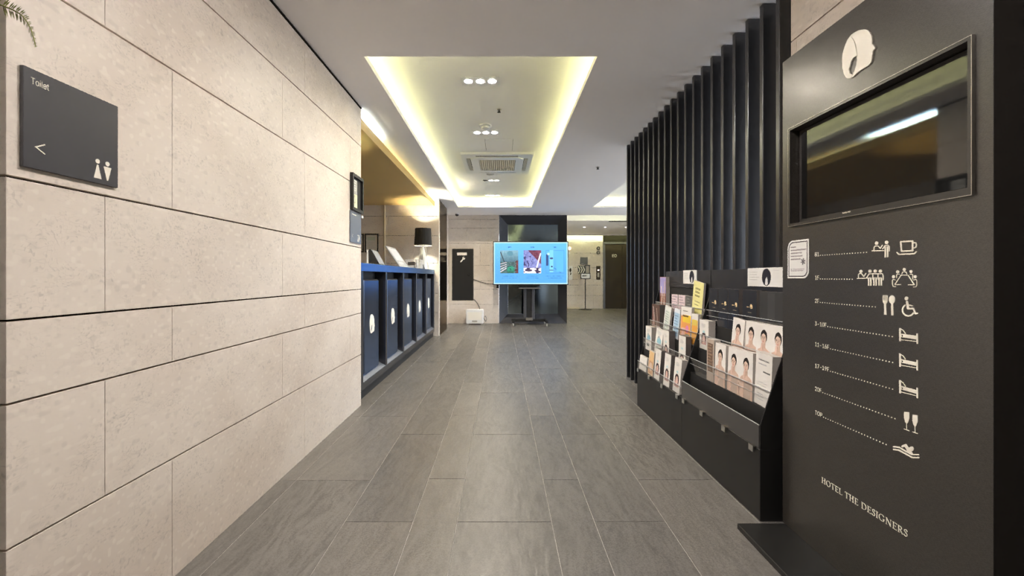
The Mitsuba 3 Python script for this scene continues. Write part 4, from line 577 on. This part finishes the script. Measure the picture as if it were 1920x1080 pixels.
t = thing('framed_notice', 'deep black framed notice near the end of the left wall', 'picture frame')
f_ = fr_left(XL, 3.070, 1.483)
g = sbox(0, 0, .240, .268)
put('frame', relief(g.difference(sbox(.022, .022, .218, .246)), .022, f_), 'black_satin', t)
put('back_board', relief(sbox(.022, .022, .218, .246), .006, f_), 'black_matt', t)
printed('sheet', [(sbox(.025, .024, .135, .235), (0.30, 0.30, 0.29)), (scribble(.035, .225, .125, 5, .018, .007, 70), (0.62, 0.62, 0.60)), (sbox(.025, .024, .135, .125), (0.70, 0.68, 0.40)), (disc(.08, .085, .022, .032), (0.36, 0.36, 0.26)), (disc(.08, .088, .012, .02), (0.78, 0.75, 0.5))], fr_left(XL + .006, 3.070, 1.483), t)
t = thing('wall_sign', 'slim blue-grey sign plate right under the black framed notice', 'sign')
f_ = fr_left(XL, 3.060, 1.249)
put('plate', frame_map(bx(0, .232, 0, .229, .0004, .008, .001), *f_), 'sign_blue', t)
f2 = fr_left(XL + .008, 3.060, 1.249)
put('lettering', relief(scribble(.03, .205, .15, 1, .01, .007, 71), .0005, f2), 'white_print', t)
put('arrow', relief(line([(.046, .060), (.028, .049), (.046, .038)], .0028), .0005, f2), 'white_print', t)
put('pictogram', relief(unary_union([affinity.translate(fem, -.02, 0), affinity.translate(mal, -.02, 0)]), .0005, f2), 'white_print', t)
t = put('wall_sensor', bx(-1.112, -1.080, 3.3135, 3.345, 1.452, 1.476, .004), 'white_plastic'); lab(t, 'tiny white sensor box on the corner of the left wall', 'sensor')

# ---------------------------------------------------------------- reception desk
XC = -1.12
d = thing('reception_desk', 'long black reception desk with five framed panels on its front', 'reception desk')
put('worktop', bx(-1.78, XC, 3.318, 7.147, 1.042, 1.112, .003), 'desk_top_blue_sheen', d)
put('base', bx(-1.70, XC, 3.318, 7.147, 0.080, 0.137, .002), 'post_black', d)
put('plinth', bx(-1.66, -1.142, 3.318, 7.147, 0.0, 0.0795), 'black_matt', d)
put('back_board', bx(-1.262, -1.225, 3.318, 7.147, 0.1375, 1.0415), 'black_matt', d)
posts = [3.318, 4.135, 4.865, 5.615, 6.345, 7.093]
for i, y in enumerate(posts):
    a = 3.318 if i == 0 else y
    b = 3.462 if i == 0 else y + .054
    put('post', bx(-1.2245, XC, a, b, 0.1375, 1.0415, .002), 'post_black', d)
ends = [3.462] + [y + .054 for y in posts[1:-1]]
for i in range(5):
    a, b = ends[i], posts[i + 1]
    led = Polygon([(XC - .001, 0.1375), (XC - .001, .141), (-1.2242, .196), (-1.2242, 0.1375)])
    put('ledge', frame_map(extr(led, b - a - .002), (0, b - .001, 0), X_, Z_, -Y_), 'ledge_pale_sheen', d)
    m = bx(-1.2243, -1.15, a + .115, b - .125, 0.165, 0.975, .012)
    p = put('panel', m, 'desk_panel_blue_sheen', d)
    em = affinity.scale(affinity.translate(icon('logo'), -0.3007, -1.6347), 1.16, 1.22, origin=(0, 0))
    yc = (a + b) / 2 - .005
    put('emblem', relief(affinity.translate(em, -.0718, -.084), .004, fr_left(-1.15, yc, .582)), 'white_print', p)

# things on the desk
def table_lamp(lx, ly, z0, label, w):
    t = thing('table_lamp', label, 'lamp')
    put('foot', lathe([(0, 0), (.085, 0), (.085, .012), (.06, .02), (0, .02)], (lx, ly, z0)), 'clear_glass', t, 40)
    put('stem', lathe([(0, .02), (.055, .02), (.062, .10), (.05, .20), (.03, .29), (.016, .36), (.016, .46), (0, .46)], (lx, ly, z0), 12), 'clear_glass', t, 20)
    for a in (0.6, 2.7, 4.8):
        put('rod', cyl((lx + .10 * math.cos(a), ly + .075 * math.sin(a), z0), (lx + .035 * math.cos(a), ly + .035 * math.sin(a), z0 + .40), .006, 8), 'clear_glass', t, True)
    sh = put('shade', lathe([(.141, .385), (.126, .66), (.123, .66), (.138, .385), (.141, .385)], (lx, ly, z0), 36), 'shade_black', t, 40)
    put('rim', lathe([(.142, .382), (.142, .392), (.136, .392), (.136, .382), (.142, .382)], (lx, ly, z0), 36), 'shade_lining', sh, 40)
    bulb = trimesh.creation.icosphere(2, .032); bulb.apply_translation((lx, ly, z0 + .53))
    lamp('bulb', bulb, (1300, 1130, 800), t, w)
table_lamp(-1.262, 6.88, 1.1125, 'black-shaded table lamp with a clear base at the far end of the desk', 5.0)
table_lamp(-1.62, 3.62, 1.1125, 'unseen table lamp added behind the wall corner to warm the gold ceiling', 2.0)  # added lamp, out of view, for the warm glow on the near soffit

t = thing('slanted_sign', 'white acrylic sign board leaning back on the middle of the desk', 'sign')
a0, b0 = np.array([-1.185, 5.02, 1.1125]), np.array([-1.36, 5.02, 1.365])
V = (b0 - a0) / np.linalg.norm(b0 - a0); U = Y_; W = np.cross(U, V); hh = np.linalg.norm(b0 - a0)
put('board', frame_map(bx(0, .46, .012, hh, -.014, 0, .003), a0, U, V, W), 'acrylic_edge', t)
put('foot', bx(-1.36, -1.17, 5.02, 5.48, 1.1125, 1.1215, .003), 'white_plastic', t)
printed('print', [(sbox(.05, .10, .41, .28), (0.62, 0.62, 0.66)), (sbox(.08, .04, .30, .08), (0.55, 0.55, 0.58))], (a0, U, V, W), t)
t = thing('card_terminal', 'black wedge-shaped terminal at the near end of the desk', 'terminal')
pr = Polygon([(-1.31, 1.1125), (-1.205, 1.1125), (-1.292, 1.27), (-1.31, 1.27)])
put('body', frame_map(extr(pr, .20), (0, 4.42, 0), X_, Z_, -Y_), 'black_satin', t)
a0, b0 = np.array([-1.2045, 4.225, 1.1150]), np.array([-1.2890, 4.225, 1.2675]); V = (b0 - a0) / np.linalg.norm(b0 - a0)
put('screen', frame_map(bx(0, .19, .01, .165, 0, .003), a0, Y_, V, np.cross(Y_, V)), 'sign_blue', t)
t = put('display_post', cat(bx(-1.325, -1.312, 4.19, 4.205, 1.1125, 1.265, .002), bx(-1.34, -1.30, 4.17, 4.22, 1.1123, 1.118)), 'white_plastic'); lab(t, 'thin white post beside the black terminal on the desk', 'post')
# white wire basket with printed cards
t = thing('wire_basket', 'white wire basket of cards and bottles beside the table lamp', 'basket')
bx0, bx1, by0, by1, bz = -1.40, -1.185, 6.20, 6.46, 1.1125
put('base', bx(bx0, bx1, by0, by1, bz, bz + .004), 'white_plastic', t)
ms = []
for i in range(11):
    x = bx0 + (bx1 - bx0) * i / 10
    for y in (by0, by1): ms.append(cyl((x, y, bz + .002), (x, y, bz + .135), .0022, 5))
for i in range(9):
    y = by0 + (by1 - by0) * i / 8
    for x in (bx0, bx1): ms.append(cyl((x, y, bz + .002), (x, y, bz + .135), .0022, 5))
for z in (.045, .09, .135):
    ms += [cyl((bx0, by0, bz + z), (bx1, by0, bz + z), .003, 5), cyl((bx0, by1, bz + z), (bx1, by1, bz + z), .003, 5), cyl((bx0, by0, bz + z), (bx0, by1, bz + z), .003, 5), cyl((bx1, by0, bz + z), (bx1, by1, bz + z), .003, 5)]
put('wires', cat(*ms), 'white_plastic', t)
put('label_plate', bx(bx0 + .05, bx1 - .05, by0 - .006, by0 - .003, bz + .06, bz + .09), 'pages', t)
for i, (x, y, c) in enumerate(((-1.35, 6.28, 'white_plastic'), (-1.30, 6.30, 'pages'), (-1.245, 6.27, 'white_plastic'), (-1.33, 6.38, 'shade_lining'))):
    q = put('small_bottle', lathe([(0, 0), (.020, 0), (.020, .075), (.009, .09), (.009, .11), (0, .11)], (x, y, bz + .0045), 14), c, None, 40)
    lab(q, 'small pale bottle standing in the white wire basket', 'bottle', 'bottles in the wire basket')
t = thing('card_holder', 'small dark card holder between the slanted sign and the basket', 'card holder')
put('back', frame_map(bx(0, .10, 0, .09, -.004, 0), (-1.30, 5.92, 1.1125), X_, Z_, -Y_), 'pages_dark', t)
put('front', bx(-1.30, -1.20, 5.875, 5.879, 1.1125, 1.155), 'white_plastic', t)
put('floor', bx(-1.30, -1.20, 5.879, 5.92, 1.1125, 1.116), 'white_plastic', t)
q = thing('desk_bell', 'tiny dark ornament at the foot of the table lamp', 'ornament')
put('body', lathe([(0, 0), (.022, 0), (.020, .02), (.010, .045), (.006, .075), (0, .08)], (-1.20, 6.56, 1.1125), 12), 'black_satin', q, 40)

# frames and conduit on the recess end wall (y = 7.15)
for (xa, lb) in ((-2.285, 'black framed certificate on the reception wall beside the conduit'), (-2.53, 'black framed certificate partly hidden behind the left wall corner')):
    t = thing('certificate', lb, 'picture frame')
    f_ = fr_end(xa, 7.15, 1.405)
    put('frame', relief(sbox(0, 0, .225, .312).difference(sbox(.018, .018, .207, .294)), .014, f_), 'black_satin', t)
    printed('sheet', [(sbox(.018, .018, .207, .294), (0.60, 0.58, 0.52)), (sbox(.045, .20, .17, .26), (0.48, 0.52, 0.42)), (scribble(.05, .17, .17, 5, .022, .006, 80), (0.45, 0.43, 0.38))], fr_end(xa, 7.148, 1.405), t)
t = put('conduit', cyl((-1.952, 7.133, 1.0), (-1.952, 7.133, 2.194), .016, 14), 'pipe_cream', None, True); lab(t, 'cream vertical cable conduit on the reception wall', 'pipe')
q = thing('desk_phone_cable', 'short pale cable drop at the foot of the conduit', 'cable')
put('cable', sweep([(-1.93, 7.11, 1.33), (-1.925, 7.09, 1.25), (-1.91, 7.07, 1.16), (-1.90, 7.05, 1.02)], .008), 'white_plastic', q, True)

# ---------------------------------------------------------------- end wall: cabinet, heater, portal, television
t = thing('cabinet_door', 'black wall cabinet with a white plate and a spanner pictogram', 'cabinet')
f_ = fr_end(0, YE + 0.012, 0)
put('door', relief(sbox(CAB[0] + .003, CAB[2] + .003, CAB[1] - .003, CAB[3] - .003), .010, f_), 'black_satin', t)
f2 = fr_end(0, YE + .002, 0)
put('label_plate', relief(sbox(-.945, 1.452, -.735, 1.512), .002, f2), 'white_print', t)
sp = unary_union([line([(-.865, 1.315), (-.815, 1.375)], .026, 1), disc(-.802, 1.392, .030).difference(affinity.rotate(sbox(-.812, 1.392, -.792, 1.44), -40, origin=(-.802, 1.392)))])
put('spanner_pictogram', relief(sp, .002, f2), 'white_print', t)
put('knob', lathe([(0, 0), (.024, 0), (.024, .02), (.018, .03), (0, .03)], (0, 0, 0), 18).apply_transform(trimesh.transformations.rotation_matrix(math.pi / 2, (1, 0, 0))).apply_translation((-.69, YE + .002, 1.045)), 'black_lacquer', t, 40)
t = thing('alarm_panel', 'narrow black strip panel on the end wall half behind the television', 'panel')
put('plate', bx(-.10, -.052, YE - .012, YE, .755, 1.35, .002), 'black_satin', t)

t = thing('electric_heater', 'white box-shaped heater with a small grey plate on the floor by the cabinet', 'heater')
hx0, hx1, hy0, hy1 = -.735, -.372, 8.84, 8.99
put('body', cat(bx(hx0, hx1, hy0, hy1, .018, .318, .012)), 'white_plastic', t)
put('recess_panel', bx(hx0 + .035, hx1 - .035, hy0 - .003, hy0, .10, .265), 'pipe_cream', t); scene['electric_heater__recess_panel']['bsdf'] = {'type': 'ref', 'id': 'white_print'}
put('control_plate', bx(hx0 + .13, hx1 - .13, hy0 - .004, hy0, .055, .09), 'grey_plastic', t)
for x in (hx0 + .04, hx1 - .04): put('foot', bx(x - .02, x + .02, hy0 + .02, hy1 - .02, 0, .0185), 'grey_plastic', t)
t = put('heater_cable', sweep([(-.372, 8.93, .16), (-.33, 8.95, .17), (-.31, 8.97, .10), (-.325, 8.99, .05), (-.36, 9.04, .09), (-.42, 9.075, .22), (-.50, 9.085, .42), (-.585, 9.09, .52)], .005), 'dark_gap', None, True); lab(t, 'thin dark cable rising from the white heater to the cabinet', 'cable')
t = put('television_cable', sweep([(-.594, 9.088, .94), (-.45, 9.085, .885), (-.30, 9.08, .85), (-.15, 9.05, .835), (-.05, 9.0, .86)], .005), 'dark_gap', None, True); lab(t, 'thin dark cable sagging from the cabinet to the television', 'cable')

# mirror portal
px0, px1, pz1 = -.045, 1.398, 2.309
t = thing('mirror_portal', 'tall dark mirror in a wide sloping dark grey frame behind the television', 'mirror')
ix0, ix1, iz0, iz1, iy, oy = .140, 1.236, .185, 2.130, YE + .215, YE - .002
O4 = [(px0, oy, 0), (px1, oy, 0), (px1, oy, pz1), (px0, oy, pz1)]; I4 = [(ix0, iy, iz0), (ix1, iy, iz0), (ix1, iy, iz1), (ix0, iy, iz1)]
for i, nm in enumerate(('bevel', 'bevel', 'bevel', 'bevel')):
    j = (i + 1) % 4
    v = np.array([O4[i], O4[j], I4[j], I4[i], [O4[i][0], iy + .02, O4[i][2]], [O4[j][0], iy + .02, O4[j][2]], [I4[j][0], iy + .02, I4[j][2]], [I4[i][0], iy + .02, I4[i][2]]])
    put(nm, trimesh.convex.convex_hull(v), 'portal_grey', t)
put('glass', bx(ix0 + .001, ix1 - .001, iy - .004, iy + .004, iz0 + .001, iz1 - .001), 'tinted_mirror', t)

# television on a rolling stand
tx0, tx1, tz0, tz1, ty = -.171, 1.383, .829, 1.725, 8.80
t = thing('television', 'large wide television showing a light blue screen with three pictures', 'television')
put('case', bx(tx0, tx1, ty, ty + .055, tz0, tz1, .004), 'bezel', t)
def ell(x, y, cx, cy, rx, ry): return dr.square((x - cx) / rx) + dr.square((y - cy) / ry) < 1
def rect(x, y, a, b, c, d): return (x > a) & (x < c) & (y > b) & (y < d)
def band(x, y, x0, y0, x1, y1, w):
    dx, dy = x1 - x0, y1 - y0; l2 = dx * dx + dy * dy
    tt = dr.clip(((x - x0) * dx + (y - y0) * dy) / l2, 0, 1)
    return dr.square(x - x0 - tt * dx) + dr.square(y - y0 - tt * dy) < w * w
def tv_fn(p, n, uv):
    u = (p.x - tx0) / (tx1 - tx0); v = (p.z - tz0) / (tz1 - tz0)
    edge = dr.minimum(dr.minimum(u, 1 - u) * 1.77, dr.minimum(v, 1 - v))
    col = mikit.mix((0.09, 0.37, 0.86), (0.13, 0.49, 0.98), mikit.smoothstep(0.2, 1.0, v))
    col = mikit.mix((0.55, 0.86, 1.0), col, mikit.smoothstep(0.02, 0.055, edge))
    def over(m, c): 
        nonlocal col
        col = dr.select(m, mi.Color3f(c) if not isinstance(c, mi.Color3f) else c, col)
    fine = N(u * 60, v * 40)
    # picture 1
    A = rect(u, v, .095, .265, .335, .795)
    over(A, mikit.mix((0.05, 0.12, 0.17), (0.24, 0.46, 0.56), mikit.smoothstep(.45, .8, v) * (0.6 + 0.4 * fine)))
    over(A & (v < .53), mikit.mix((0.03, 0.06, 0.07), (0.10, 0.22, 0.22), fine))
    over(A & ell(u, v, .225, .72, .04, .06), (0.10, 0.26, 0.34)); over(A & ell(u, v, .235, .34, .05, .10), mikit.mix((0.01, 0.10, 0.08), (0.03, 0.32, 0.20), mikit.smoothstep(.25, .42, v) * fine * 1.6)); over(A & (u > .285 + .03 * fine) & (v < .56), mikit.mix((0.05, 0.015, 0.02), (0.22, 0.06, 0.07), fine))
    over(A & band(u, v, .10, .75, .15, .52, .006), (0.03, 0.05, 0.07))
    for q in range(4): over(A & band(u, v, .10, .30 + .06 * q, .175, .38 + .045 * q, .009), mikit.mix((0.40, 0.34, 0.40), (0.75, 0.68, 0.74), fine))
    # picture 2
    B = rect(u, v, .405, .265, .638, .795)
    over(B, mikit.mix((0.14, 0.16, 0.42), (0.34, 0.36, 0.70), fine))
    over(B & (u + .55 * v > .90), mikit.mix((0.10, 0.02, 0.05), (0.26, 0.07, 0.12), fine))
    over(B & (v < .39), mikit.mix((0.05, 0.03, 0.08), (0.86, 0.78, 0.80), mikit.smoothstep(.45, .62, N(u * 34, v * 30, 3.0))))
    over(B & band(u, v, .58, .40, .63, .72, .010), (0.80, 0.80, 0.92)); over(B & (N(u * 70, v * 24, 8.0) > .66) & (u < .53) & (v < .66) & (v > .42), (0.05, 0.05, 0.16))
    # picture 3
    Cc = rect(u, v, .70, .265, .945, .795)
    over(Cc & ~rect(u, v, .705, .275, .94, .785), (0.07, 0.28, 0.60)); over(rect(u, v, .705, .44, .735, .70), (0.03, 0.07, 0.22)); over(ell(u, v, .735, .71, .018, .03), (0.45, 0.78, 0.96))
    over(rect(u, v, .75, .29, .80, .80), (0.20, 0.60, 0.96)); over(ell(u, v, .775, .61, .022, .022), (0.05, 0.08, 0.2)); over(ell(u, v, .78, .42, .012, .018), (0.03, 0.04, 0.12)); over(rect(u, v, .745, .33, .80, .345), (0.05, 0.1, 0.25))
    over(band(u, v, .81, .39, .90, .275, .004), (0.04, 0.12, 0.3)); over(rect(u, v, .84, .30, .935, .775), (0.11, 0.46, 0.88))
    # headings and captions, too small to read
    for cx, wd in ((.215, .024), (.522, .024), (.822, .024)):
        over((dr.abs(u - cx) < wd) & (dr.abs(v - .865) < .014) & (N(u * 160, v * 60, 2.0) > .42), (0.04, 0.16, 0.40))
    for cx, wd, wd2 in ((.215, .11, .10), (.522, .075, .085), (.822, .12, .09)):
        over((((dr.abs(u - cx) < wd) & (dr.abs(v - .20) < .010)) | ((dr.abs(u - cx) < wd2) & (dr.abs(v - .155) < .010))) & (N(u * 200, v * 20, 5.0) > .40), (0.05, 0.24, 0.52))
    return col * SCREEN
sv = (np.array([(tx0 + .016, ty - .0012, tz0 + .016), (tx1 - .016, ty - .0012, tz0 + .016), (tx1 - .016, ty - .0012, tz1 - .016), (tx0 + .016, ty - .0012, tz1 - .016)]), np.array([[0, 1, 2, 3]]))
kx = put('screen', sv, 'black_matt', t, uv=np.array([(0., 0), (1, 0), (1, 1), (0, 1)])); scene[kx]['emitter'] = {'type': 'area', 'radiance': mikit.proc(tv_fn)}
s = thing('television_stand', 'black two-post rolling stand under the television', 'television stand')
cxs = .575
put('mount', bx(cxs - .22, cxs + .22, ty + .056, ty + .10, .80, 1.45, .004), 'black_satin', s)
put('tray', bx(cxs - .215, cxs + .215, ty - .16, ty + .16, .752, .772, .004), 'edge_metal', s)
for x in (cxs - .085, cxs + .085): put('post', bx(x - .030, x + .030, ty + .055, ty + .11, .10, .7515, .006), 'portal_grey', s)
put('spine', bx(cxs - .054, cxs + .054, ty + .075, ty + .10, .12, .7515), 'black_matt', s)
put('collar', bx(cxs - .07, cxs + .07, ty - .0, ty + .055, .09, .15, .006), 'edge_metal', s)
put('cross_bar', bx(cxs - .36, cxs + .36, ty + .04, ty + .12, .065, .1195, .004), 'black_satin', s)
for sx in (-1, 1):
    leg = put('leg', cat(bx(cxs + sx * .335 - .025, cxs + sx * .335 + .025, ty - .32, ty + .20, .075, .11, .006)), 'black_satin', s)
    for yy in (ty - .28, ty + .16):
        put('castor', cat(cyl((cxs + sx * .335 - .012, yy, .034), (cxs + sx * .335 + .012, yy, .034), .034, 18), cyl((cxs + sx * .335, yy, .034), (cxs + sx * .335, yy, .076), .008, 8)), 'grey_plastic', leg)

# ---------------------------------------------------------------- elevator hall
t = thing('elevator_door', 'dark bronze elevator door with a small pale plate in the far hall', 'elevator door')
put('leaf', bx(3.235, 3.76, YH - .006, YH + .004, 0.0, 2.01), 'door_bronze', t); put('leaf', bx(3.765, 4.35, YH - .006, YH + .004, 0.0, 2.01), 'door_bronze', t)
put('frame', cat(bx(3.172, 3.234, YH - .02, YH + .012, 0, 2.075), bx(3.235, 4.40, YH - .02, YH + .012, 2.012, 2.075)), 'portal_grey', t)
pl = put('plate', relief(sbox(3.425, 1.585, 3.70, 1.715), .003, fr_end(0, YH - .006, 0)), 'door_bronze', t)
put('lettering', text('EO', .085, fr_end(0, YH - .009, 0), 3.44, 1.605, .002, True), 'white_print', pl)
t = thing('elevator_buttons', 'brown elevator call panel with a lit button', 'call panel')
put('plate', bx(2.96, 3.085, YH - .012, YH, .90, 1.33, .003), 'door_bronze', t)
m = trimesh.creation.cylinder(.026, .004, sections=18); m.apply_transform(trimesh.transformations.rotation_matrix(math.pi / 2, (1, 0, 0))); m.apply_translation((3.022, YH - .014, 1.20)); lamp('button', m, (9, 5, 3.5), t, 0.05)
put('screen', bx(2.99, 3.055, YH - .0135, YH - .012, .98, 1.12), 'grey_plastic', t)
for z, lb in ((1.88, 'upper round dark button lamp beside the elevator door'), (1.745, 'lower round dark button lamp beside the elevator door')):
    q = thing('indicator', lb, 'indicator')
    put('ring', lathe([(.036, 0), (.055, 0), (.055, .012), (.036, .012), (.036, 0)], (0, 0, 0), 22).apply_transform(trimesh.transformations.rotation_matrix(math.pi / 2, (1, 0, 0))).apply_translation((3.022, YH - .0, z)), 'dark_gap', q)
    put('lens', lathe([(0, 0), (.036, 0), (.03, .012), (0, .014)], (0, 0, 0), 22).apply_transform(trimesh.transformations.rotation_matrix(math.pi / 2, (1, 0, 0))).apply_translation((3.022, YH - .0, z)), 'grey_plastic', q)
q = thing('square_sign', 'small square dark sign on the elevator hall wall', 'sign')
put('plate', bx(2.455, 2.69, YH - .012, YH, 1.365, 1.60, .002), 'sign_grey', q)
put('lettering', relief(scribble(2.48, 1.40, 2.60, 1, .02, .010, 90), .001, fr_end(0, YH - .012, 0)), 'white_print', q)
q = thing('chevron_sign', 'white panel with black chevrons beside the framed sign in the far hall', 'sign')
put('plate', bx(2.385, 2.60, YH - .012, YH, 1.08, 1.34, .002), 'black_satin', q)
f_ = fr_end(0, YH - .012, 0)
put('chevron', relief(line([(2.40, 1.32), (2.45, 1.21), (2.40, 1.10)], .03), .002, f_), 'white_print', q); put('chevron', relief(line([(2.47, 1.32), (2.52, 1.21), (2.47, 1.10)], .03), .002, f_), 'white_print', q); put('chevron', relief(line([(2.54, 1.32), (2.59, 1.21), (2.54, 1.10)], .03), .002, f_), 'white_print', q)
q = thing('framed_sheet', 'small dark framed notice right of the chevrons in the far hall', 'picture frame')
put('frame', relief(sbox(2.605, 1.08, 2.76, 1.36).difference(sbox(2.63, 1.10, 2.735, 1.335)), .014, fr_end(0, YH, 0)), 'black_satin', q)
put('sheet', relief(sbox(2.63, 1.10, 2.735, 1.335), .006, fr_end(0, YH, 0)), 'pages', q)
q = thing('sign_stand', 'black pole sign stand with a framed white board in the far hall', 'sign stand')
sy = YH - .42
put('base', lathe([(0, 0), (.19, 0), (.19, .012), (.03, .03), (0, .03)], (2.535, sy, 0), 26), 'black_satin', q, 40)
put('pole', cyl((2.535, sy, .03), (2.535, sy, .93), .014, 12), 'black_satin', q, True)
bd = put('board', bx(2.39, 2.69, sy - .014, sy + .006, .93, 1.105, .004), 'black_satin', q)
put('sheet', bx(2.41, 2.67, sy - .0155, sy - .014, .95, 1.085), 'white_plastic', bd)
put('lettering', relief(scribble(2.44, 1.02, 2.64, 1, .03, .03, 91), .001, fr_end(0, sy - .0155, 0)), 'dark_gap', bd)
q = thing('white_poster', 'narrow white poster with black figures behind the television edge', 'poster')
put('sheet', bx(2.09, 2.215, YH - .008, YH, .90, 1.33), 'white_plastic', q)
f_ = fr_end(0, YH - .008, 0)
put('print', relief(unary_union([disc(2.15, 1.20, .035, .06), line([(2.15, 1.05), (2.17, 1.12)], .03)]), .001, f_), 'dark_gap', q)
q = thing('wall_lamp', 'small round warm wall lamp above the white poster in the far hall', 'lamp')
m = trimesh.creation.cylinder(.05, .02, sections=18); m.apply_transform(trimesh.transformations.rotation_matrix(math.pi / 2, (1, 0, 0))); m.apply_translation((2.12, YH - .012, 1.88)); lamp('disc', m, (3.0, 2.0, .9), q, 0.05)
put('button', lathe([(0, 0), (.035, 0), (.03, .012), (0, .014)], (0, 0, 0), 18).apply_transform(trimesh.transformations.rotation_matrix(math.pi / 2, (1, 0, 0))).apply_translation((2.12, YH, 1.73)), 'white_plastic', q)
q = thing('exit_sensor', 'small grey box on the lit ceiling step beside the mirror portal', 'sensor')
put('box', bx(1.42, 1.50, 9.97, 10.0, 2.335, 2.40, .004), 'grey_plastic', q)
q = put('ceiling_vent', bx(2.55, 4.2, 10.05, 10.13, 2.2995, 2.3098), 'dark_gap'); lab(q, 'long dark slot vent in the elevator hall ceiling', 'vent')
q = put('floor_strip', bx(2.05, 2.42, YH - .13, YH - .004, 0.001, .035, .004), 'pipe_cream'); lab(q, 'pale low box lying on the floor at the elevator hall wall', 'box')

# ---------------------------------------------------------------- hanging fern (mostly out of frame, top left)
t = thing('hanging_fern', 'green fern frond hanging in at the upper left corner', 'fern')
pc = np.array([-1.30, 0.72, 1.40])
put('pot', lathe([(0, 0), (.07, 0), (.105, .14), (.11, .15), (.095, .15), (.09, .13), (0, .13)], pc, 24), 'terracotta', t, 30)
for a in (0.4, 2.5, 4.6):
    put('cord', cyl(pc + (.10 * math.cos(a), .10 * math.sin(a), .15), pc + (0, 0, .909), .002, 5), 'pipe_cream', t)
def frond(pts, n, L0, seed, tilt):
    rr = random.Random(seed); p = np.array(pts, float)
    s = np.linspace(0, len(p) - 1, 60); q = np.stack([np.interp(s, np.arange(len(p)), p[:, i]) for i in range(3)], 1)
    for _ in range(6): q[1:-1] = (q[:-2] + 2 * q[1:-1] + q[2:]) / 4
    ms = [sweep(q[::3], np.linspace(.0022, .0007, len(q[::3])), 5)]
    vs, fs = [], []
    for i in range(n):
        f = 0.12 + 0.87 * i / n; j = f * 59; a = int(j); c = q[a]; d = q[min(a + 1, 59)] - q[max(a - 1, 0)]; d /= np.linalg.norm(d)
        L = L0 * (1 - 0.78 * max(0, (f - .35) / .65)) * rr.uniform(.8, 1.1)
        for sg in (-1, 1):
            sd = np.cross(d, tilt); sd /= np.linalg.norm(sd); e = sg * sd * .85 + d * .45; e /= np.linalg.norm(e); w = d * L * .10
            k0 = len(vs); vs += [c, c + e * L * .45 + w, c + e * L + np.array([0, 0, -L * .08]), c + e * L * .45 - w]; fs += [[k0, k0 + 1, k0 + 2], [k0, k0 + 2, k0 + 3]]
    v = np.array(vs); f2 = np.array(fs)
    ms.append(trimesh.Trimesh(v, f2, process=False)); return cat(*ms)
put('frond', frond([(-1.29, .73, 1.53), (-1.16, .78, 1.578), (-1.06, .82, 1.562), (-.999, .85, 1.5415), (-.972, .85, 1.531), (-.952, .85, 1.519), (-.938, .85, 1.496), (-.931, .85, 1.473), (-.9265, .85, 1.451)], 36, .021, 3, np.array([0.25, 1.0, 0.1])), 'fern_green', t)
for i, a in enumerate((1.9, 2.6, 3.3, 4.0, 4.6)):
    dx, dy = math.cos(a), math.sin(a) * .8
    put('frond', frond([pc + (0, 0, .13), pc + (dx * .10, dy * .10, .24), pc + (dx * .22, dy * .22, .20), pc + (dx * .30, dy * .28, .08), pc + (dx * .33, dy * .30, -.02)], 34, .035, 10 + i, np.array([0.1, .2, 1.0])), 'fern_green', t)
